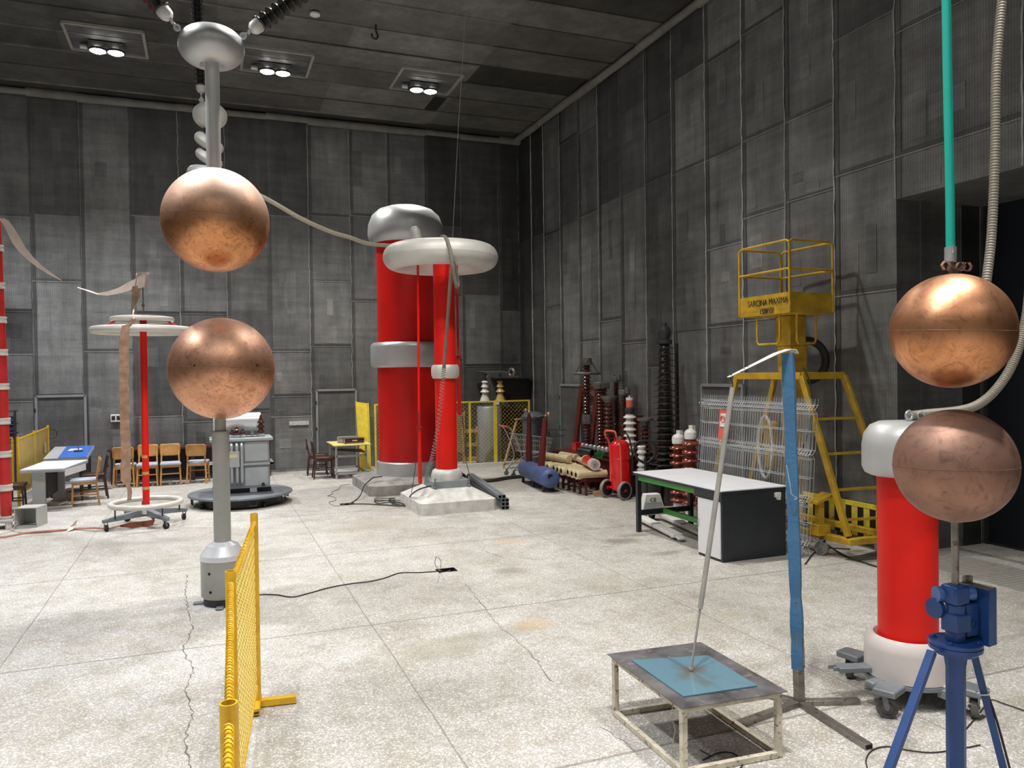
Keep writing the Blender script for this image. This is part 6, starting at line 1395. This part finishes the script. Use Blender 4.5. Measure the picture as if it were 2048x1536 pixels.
for W_, s_ in ((W1, -1), (W2, 1)):
    r = .165; cc = W_+V((0, 0, r)); b = MB(); b.lathe([(r*.8, -.03), (r*.93, -.035), (r, -.02), (r, .02), (r*.93, .035), (r*.8, .03)], cc, axl, 40); wh = b.build('wheel_tyre', 'greyrub', t)
    b = MB(); b.lathe([(0, -.015), (.03, -.015), (r*.8, -.02), (r*.8, .02), (.03, .015), (0, .015)], cc, axl, 36)
    for k in range(5): aa = 2*pi*k/5; u_ = V((0, 0, 1))*cos(aa)+axl.cross(V((0, 0, 1)))*sin(aa); b.beam(cc+u_*.02+axl*s_*.018, cc+u_*r*.78+axl*s_*.02, .02, .01, axl)
    b.build('wheel_disc', 'black', wh)
    b = MB(); b.lathe([(0, -.045), (.022, -.04), (.026, 0), (.022, .04), (0, .045)], cc, axl, 16); b.build('hub_cap', 'extred', wh)
b = MB(); c = cb+V((-.02, 0, 1.06)); b.cyl(c, c+V((0, 0, .06)), .03, n=12); b.build('valve', 'copper', t)
b = MB(); b.tube([c+V((0, 0, .05)), c+V((.05, -.08, .12)), c+V((.1, -.16, .02)), cb+V((.13, -.18, .75)), cb+V((.13, -.17, .4)), cb+V((.12, -.16, .55)), cb+V((.14, -.19, .85))], .014, 8, 6); b.build('discharge_hose', 'black', t)
b = MB(); e = W1+V((-.1, .1, 0)); b.box(e+V((0.02, .1, .045)), (.16, .1, .09)); solo(b, 'wood_block', 'rawwood', 'small raw timber block behind the left wheel of the extinguisher', 'block')

# bins and dolly behind the bench
t = thing('round_bin', 'dark round plastic bin standing behind the extinguisher', 'bin', (6.98, 11.42, 0)); b = MB(); b.lathe([(0, 0), (.15, 0), (.175, .5), (.19, .52), (.19, .54), (.165, .54), (.14, .1), (0, .1)], (6.98, 11.42, 0), n=36); b.build('shell', 'binblack', t)
insul('small_white_insulator', 'small white insulator standing just right of the extinguisher hose', (7.32, px(1283, 900, 7.32).y, .5), .45, 3, .06, .09, 'whiteglaze', 'whiteglaze', cap=.05, foot=.05)
t = thing('side_shelf', 'low dark shelf carrying insulators right of the corrugated platform', 'shelf', (7.45, 12.3, 0)); b = MB(); b.bb((7.2, 11.95, .47), (7.7, 12.54, .5)); b.build('board', 'dark', t)
for x, y in ((7.23, 11.98), (7.65, 11.98), (7.23, 12.5), (7.65, 12.5)): b = MB(); b.bb((x-.02, y-.02, 0), (x+.02, y+.02, .47)); b.build('leg', 'dark', t)
J0 = fl(1326, 1040); 
t = thing('pallet_jack', 'white pallet truck with black handle parked under the white bench', 'pallet truck', (6.3, 9.9, 0))
jb = V((6.35, 10.45, 0)); fd = (V((6.08, 8.75, 0))-jb); fd.z = 0; fd.normalize(); sd = V((fd.y, -fd.x, 0))
if sd.x > 0: sd = -sd
def J(u, v, z): return jb+fd*u+sd*v+V((0, 0, z))
b = MB(); b.extr([J(0, .19, .1), J(.02, .12, .42), J(.02, -.12, .42), J(0, -.22, .1)], fd*.14); hd_ = b.build('hood', 'whitepaint', t, bevel=.01)
b = MB(); b.extr([J(.145, .17, .12), J(.03+.12, .1, .4), J(.03+.12, -.1, .4), J(.145, -.2, .12)], fd*.004); b.build('grey_face', 'trlight', hd_)
rot = face_rot(-sd if sd.x < 0 else sd); text_mesh('CE', .085, 'ce_mark', 'tear', hd_, J(.157, -.0, .33), face_rot(V((-sd.x, -sd.y, 0))))
for v in (-.2, .2): b = MB(); b.beam(J(.1, v, .075), J(1.5, v, .06), .15, .05); b.beam(J(1.5, v, .06), J(1.62, v, .04), .1, .03); b.build('fork', 'whitepaint', t, bevel=.008)
for v in (-.2, .2): b = MB(); b.cyl(J(1.35, v-.04, .035), J(1.35, v+.04, .035), .035, n=14); b.build('load_wheel', 'whitepaint', t)
for v in (-.07, .07): b = MB(); b.cyl(J(-.08, v-.025, .09), J(-.08, v+.025, .09), .09, n=24); b.build('steer_wheel', 'black', t)
b = MB(); b.tube([J(-.08, 0, .2), J(-.12, 0, .5), J(-.14, 0, .95)], .022, 10); b.tube([J(-.14, 0, .85), J(-.14, -.14, .95), J(-.15, -.17, 1.1), J(-.15, -.1, 1.2), J(-.15, .1, 1.2), J(-.15, .17, 1.1), J(-.14, .14, .95), J(-.14, 0, .85)], .018, 8, 4); b.build('tiller', 'black', t)

# ------------------------------------------------------------------ workbench
x0, x1, y0, y1, zt = 5.68, 6.66, 7.72, 9.78, .86
t = thing('workbench', 'anthracite workbench with white top, green rails and white cupboard door', 'workbench', ((x0+x1)/2, (y0+y1)/2, 0))
b = MB(); b.bb((x0, y0, zt-.012), (x1, y1, zt)); b.build('white_top', 'white', t)
b = MB(); b.bb((x0, y0, zt-.045), (x1, y1, zt-.012)); b.build('top_edge', 'benchdark', t, bevel=.003)
for x in (x0+.05, x1-.05): b = MB(); b.bb((x-.03, y1-.09, 0), (x+.03, y1-.03, zt-.045)); b.build('leg', 'benchdark', t, bevel=.004)
b = MB(); b.bb((x0+.05, y1-.08, .24), (x1-.05, y1-.04, .31)); b.build('end_rail', 'benchdark', t)
b = MB(); b.bb((x0+.03, y0+.58, zt-.115), (x0+.06, y1-.09, zt-.05)); b.build('green_front_rail', 'green', t)
b = MB(); b.bb(((x0+x1)/2-.05, y0+.5, .24), ((x0+x1)/2-.01, y1-.08, .31)); b.build('green_stretcher', 'green', t)
cy = y0+.5
b = MB(); b.bb((x0+.02, y0+.01, 0), (x1-.02, cy, zt-.045)); cb_ = b.build('cupboard', 'benchdark', t, bevel=.003)
b = MB(); b.bb((x0+.006, y0+.04, .035), (x0+.022, cy-.01, zt-.14)); dr_ = b.build('cupboard_door', 'white', t, bevel=.002)
b = MB(); b.bb((x0-.004, cy-.035, .36), (x0+.006, cy-.02, .46)); b.build('door_catch', 'galv', dr_)
b = MB(); b.bb((x0+.0, y0+.0, zt-.12), (x0+.02, cy+.06, zt-.045)); b.build('front_apron', 'benchdark', t)
b = MB(); b.cyl((x0-.002, y0+.3, zt-.08), (x0+.0, y0+.3, zt-.08), .01, n=10); b.build('keyhole', 'hole', t)
b = MB(); b.bb((x1-.2, y0-.03, zt-.13), (x1-.12, y0+.01, zt-.07)); b.bb((x1-.17, y0-.035, zt-.16), (x1-.13, y0+.01, zt-.12)); b.build('socket', 'whitepaint', t, bevel=.005)

# ------------------------------------------------------------------ wire mesh fence panels leaning
def wire_panel(yA, yB, xb, xt_, zt, label, skew=0):
    t = thing('wire_fence', label, 'fence', (xb, (yA+yB)/2, 0), None)
    def q_(y, f): return V((xb+(xt_-xb)*f, y, .03+(zt-.03)*f))
    b = MB(); n = int(abs(yB-yA)/.05)
    beads = (.06, .34, .64, .93)
    def off(f):
        for bd_ in beads:
            if abs(f-bd_) < .028: return .045*(1-abs(f-bd_)/.028)
        return 0
    fs = sorted({0, 1}|{bd_ for bd_ in beads}|{bd_-.028 for bd_ in beads}|{bd_+.028 for bd_ in beads})
    for k in range(n+1):
        y = yA+(yB-yA)*k/n; b.tube([q_(y, f)-V((off(f), 0, 0)) for f in fs], .0028, 4)
    b.build('upright_wires', 'galv', t)
    b = MB()
    for f in sorted([bd_-.028 for bd_ in beads]+[bd_+.028 for bd_ in beads]+[bd_ for bd_ in beads]+[.2, .49, .79]):
        b.tube([q_(yA, f)-V((off(f)+.004, 0, 0)), q_(yB, f)-V((off(f)+.004, 0, 0))], .0038, 4)
    b.build('cross_wires', 'galv', t)
    return t
wire_panel(7.48, 9.72, 6.71, 6.87, 1.93, 'galvanised wire fence panel leaning behind the white bench, front one of the stack')
wire_panel(7.6, 9.85, 6.76, 6.92, 1.95, 'galvanised wire fence panel leaning behind the white bench, middle one of the stack')
wire_panel(7.52, 9.7, 6.81, 6.97, 1.93, 'galvanised wire fence panel leaning behind the white bench, rear one of the stack')
t = thing('fire_sign', 'red and white fire sign hung on the wire fence panels', 'sign', V((6.78, px(1447, 850, 6.78).y, px(1447, 850, 6.78).z)))
c = t.location; b = MB(); b.box(c, (.008, .2, .42), Matrix.Rotation(.084, 3, 'Y')); b.build('plate', 'pinksign', t)
b = MB(); b.box(c+V((-.008+.004, 0, .07)), (.006, .13, .19), Matrix.Rotation(.084, 3, 'Y')); b.build('white_field', 'whitepaint', t)
b = MB(); b.torus(c+V((-.012, 0, .08)), .045, .01, (1, 0, .13), 20, 6); b.build('flame_symbol', 'pinksign', t)

# ------------------------------------------------------------------ yellow work platform lift
NX, NY = 6.86, 7.88
t = thing('work_platform_lift', 'tall ochre yellow mobile work platform with railed basket, against the right wall', 'work platform', (7.1, 8.2, 0))
zb0 = py(1577, 622, NY).z; zt0 = py(1577, 478, NY).z; zpan = py(1577, 583, NY).z
rx = py(1673, 632, NY).x; ly = px(1482, 637, NX).y
K = [V((NX, NY, 0)), V((rx, NY+.06, 0)), V((rx-.06, ly, 0)), V((NX-.02, ly, 0))]
b = MB(); b.extr([k+V((0, 0, zb0-.02)) for k in K], (0, 0, .06)); b.build('basket_floor', 'liftyel', t, bevel=.006)
zb1 = zb0+.04
for i in range(4):
    a_, c_ = K[i], K[(i+1) % 4]
    b = MB(); b.tube([a_+V((0, 0, zb0)), a_+V((0, 0, zt0-.03))], .018, 10); b.build('basket_post', 'liftyel', t)
    if i != 1:
        b = MB(); b.extr([a_+V((0, 0, zb1)), c_+V((0, 0, zb1)), c_+V((0, 0, zpan)), a_+V((0, 0, zpan))], (.004, .004, 0)); kp = b.build('kick_panel', 'liftyel', t)
        if i == 3: KP = kp
    for z, nm in ((zt0, 'top_rail'), (zb1+(zt0-zb1)*.58, 'mid_rail')):
        b = MB(); b.tube([a_+V((0, 0, z-.03 if nm == 'top_rail' else z)), a_.lerp(c_, .06)+V((0, 0, z)), a_.lerp(c_, .94)+V((0, 0, z)), c_+V((0, 0, z-.03 if nm == 'top_rail' else z))], .016, 10); b.build(nm, 'liftyel', t)
fr = face_rot((0, -1, 0)); mL = K[0].lerp(K[3], .42)
text_mesh('SARCINA MAXIMA', .115, 'lettering', 'tear', KP, mL+V((-.008, 0, zpan-.1)), fr, .002, .82)
text_mesh('150KGf', .11, 'lettering', 'tear', KP, mL+V((-.008, .02, zpan-.215)), fr, .002, .8)
for (p0, p1) in ((K[0].lerp(K[3], .25)+V((.05, 0, 0)), K[0].lerp(K[3], .7)+V((.05, 0, 0))), (K[0].lerp(K[1], .28)+V((0, .1, 0)), K[0].lerp(K[1], .72)+V((0, .1, 0)))):
    b = MB(); b.tube([p0+V((0, 0, zb0)), p0+V((0, 0, zb0-.36)), p0.lerp(p1, .08)+V((0, 0, zb0-.4)), p0.lerp(p1, .92)+V((0, 0, zb0-.4)), p1+V((0, 0, zb0-.36)), p1+V((0, 0, zb0))], .015, 8); b.build('step_loop', 'liftyel', t)
mx, my = 7.3, 8.35; zbar = py(1600, 752, 7.84).z
b = MB(); b.bb((mx-.16, my-.14, zb0-.42), (mx+.12, my+.14, zb0-.02)); b.build('mast_head', 'liftyel', t, bevel=.02)
b = MB(); b.bb((mx-.14, my-.13, zb0-.78), (mx+.14, my+.13, zb0-.42)); b.build('mast_section', 'liftyel', t, bevel=.012)
b = MB(); b.bb((mx-.1, my-.1, .5), (mx+.08, my+.1, zb0-.75)); b.build('mast', 'liftyel', t, bevel=.006)
b = MB(); b.torus((mx+.2, my-.05, zb0-.62), .27, .055, (.25, 1, 0), 36, 8); b.build('drag_chain', 'black', t)
# trapezoid frame
xa, xb2 = 7.02, 7.7; ya2, yb2 = 7.86, 9.15
b = MB(); b.beam((xa, ya2, zbar), (xb2, ya2, zbar), .06, .09); b.build('cross_beam', 'liftyel', t, bevel=.006)
b = MB(); b.beam((xa, ya2, zbar), (xa, yb2, zbar), .06, .09); b.build('side_beam', 'liftyel', t, bevel=.006)
b = MB(); b.beam((xa, yb2, zbar), (xb2, yb2, zbar), .06, .09); b.build('rear_beam', 'liftyel', t, bevel=.006)
F = [py(1690, 1075, 7.25), None]; f1 = V((7.1, 7.3, .2)); f2 = V((7.95-.1, 7.3, .2))
legs = [((xa, ya2, zbar), (7.13, 7.22, .28)), ((xb2, ya2, zbar), (7.84, 7.1, .28)), ((xa, yb2, zbar), (7.02, 9.85, .28)), ((xb2, yb2, zbar), (7.7, 9.85, .28))]
for a_, c_ in legs: b = MB(); b.beam(a_, c_, .05, .085, (0, 1, 0)); b.build('leg', 'liftyel', t, bevel=.006)
for f in (.28, .5, .72, .9):
    p = V(legs[0][0]).lerp(V(legs[0][1]), f); q2 = V(legs[1][0]).lerp(V(legs[1][1]), f); b = MB(); b.beam(p, q2, .03, .03); b.build('ladder_rung', 'liftyel', t)
b = MB(); b.beam((7.06, 7.17, .235), (7.88, 7.1, .235), .1, .075); b.build('base_beam', 'liftyel', t, bevel=.006)
b = MB(); b.beam((7.1, 7.17, .235), (7.02, 9.9, .235), .09, .075); b.build('base_beam', 'liftyel', t, bevel=.006)
b = MB(); b.beam((7.8, 7.15, .235), (7.72, 9.9, .235), .09, .075); b.build('base_beam', 'liftyel', t, bevel=.006)
b = MB(); pc = py(1650, 1060, 7.5); b.bb((6.93, 7.5, .25), (7.13, 7.66, .38)); b.bb((6.99, 7.54, .34), (7.07, 7.62, .66)); b.extr([(6.9, 7.48, .64), (7.17, 7.48, .72), (7.17, 7.68, .72), (6.9, 7.68, .64)], (0, 0, .04)); b.build('outrigger_bracket', 'liftyel', t, bevel=.004)
for x, y in ((7.04, 7.56), (7.74, 7.3), (7.04, 9.8), (7.7, 9.8)): caster(t, (x, y), .085, .05, .2, (.3, -1, 0), 'greyrub')
b = MB(); xs_ = px(1545, 880, 7.12); b.bb((7.06, xs_.y-.08, .95), (7.16, xs_.y+.12, 1.6)); b.build('pulley_housing', 'liftyel', t, bevel=.03)
b = MB(); c = V((7.04, xs_.y, 1.25)); b.tube([c+V((-.0, .05+.14*sin(a_), .42*cos(a_))) for a_ in [k*pi/12 for k in range(25)]], .02, 8); b.build('white_cable_loop', 'whitepaint', t)
b = MB(); b.tube([py(1606, 735, 7.7), py(1618, 760, 7.7), py(1624, 800, 7.7), py(1620, 850, 7.7), py(1612, 880, 7.7), py(1604, 900, 7.7)], .009, 8, 5); b.build('trailing_cable', 'cable', t)
# striped barrier board and steel sheets
t = thing('striped_barrier', 'yellow and black striped barrier lying behind the yellow lift', 'barrier', (7.8, 7.6, 0))
n = 9
for k in range(n):
    b = MB(); x = 7.2; y_ = 9.0-k*.2; b.bb((7.86, y_, .12), (7.88, y_+.1, .5)); b.build('stripe', 'yellow2', t)
    b = MB(); b.bb((7.86, y_+.1, .12), (7.88, y_+.2, .5)); b.build('stripe', 'black', t)
b = MB(); b.bb((7.855, 7.3, .5), (7.885, 9.2, .56)); b.build('top_rail', 'yellow2', t)
for y_ in (7.35, 9.1): b = MB(); b.bb((7.84, y_-.03, 0), (7.89, y_+.03, .12)); b.build('foot', 'dark', t)
b = MB(); b.extr([fl(1690, 1120), fl(1760, 1100), fl(1762, 1118), fl(1715, 1122)], (0, 0, .006)); solo(b, 'steel_sheet', 'sheetgrey', 'thin dark steel sheet on the floor in front of the yellow lift', 'sheet')
lead([fl(1655, 1090, .01), fl(1690, 1112, .01), fl(1730, 1126, .01), fl(1762, 1136, .01)], .012, 'lift_power_cable', 'black power cable on the floor in front of the yellow lift')
lead([fl(1610, 1128, .01), fl(1640, 1098, .01), fl(1700, 1098, .01)], .008, 'thin_floor_cable', 'thin cable on the floor under the yellow lift caster')
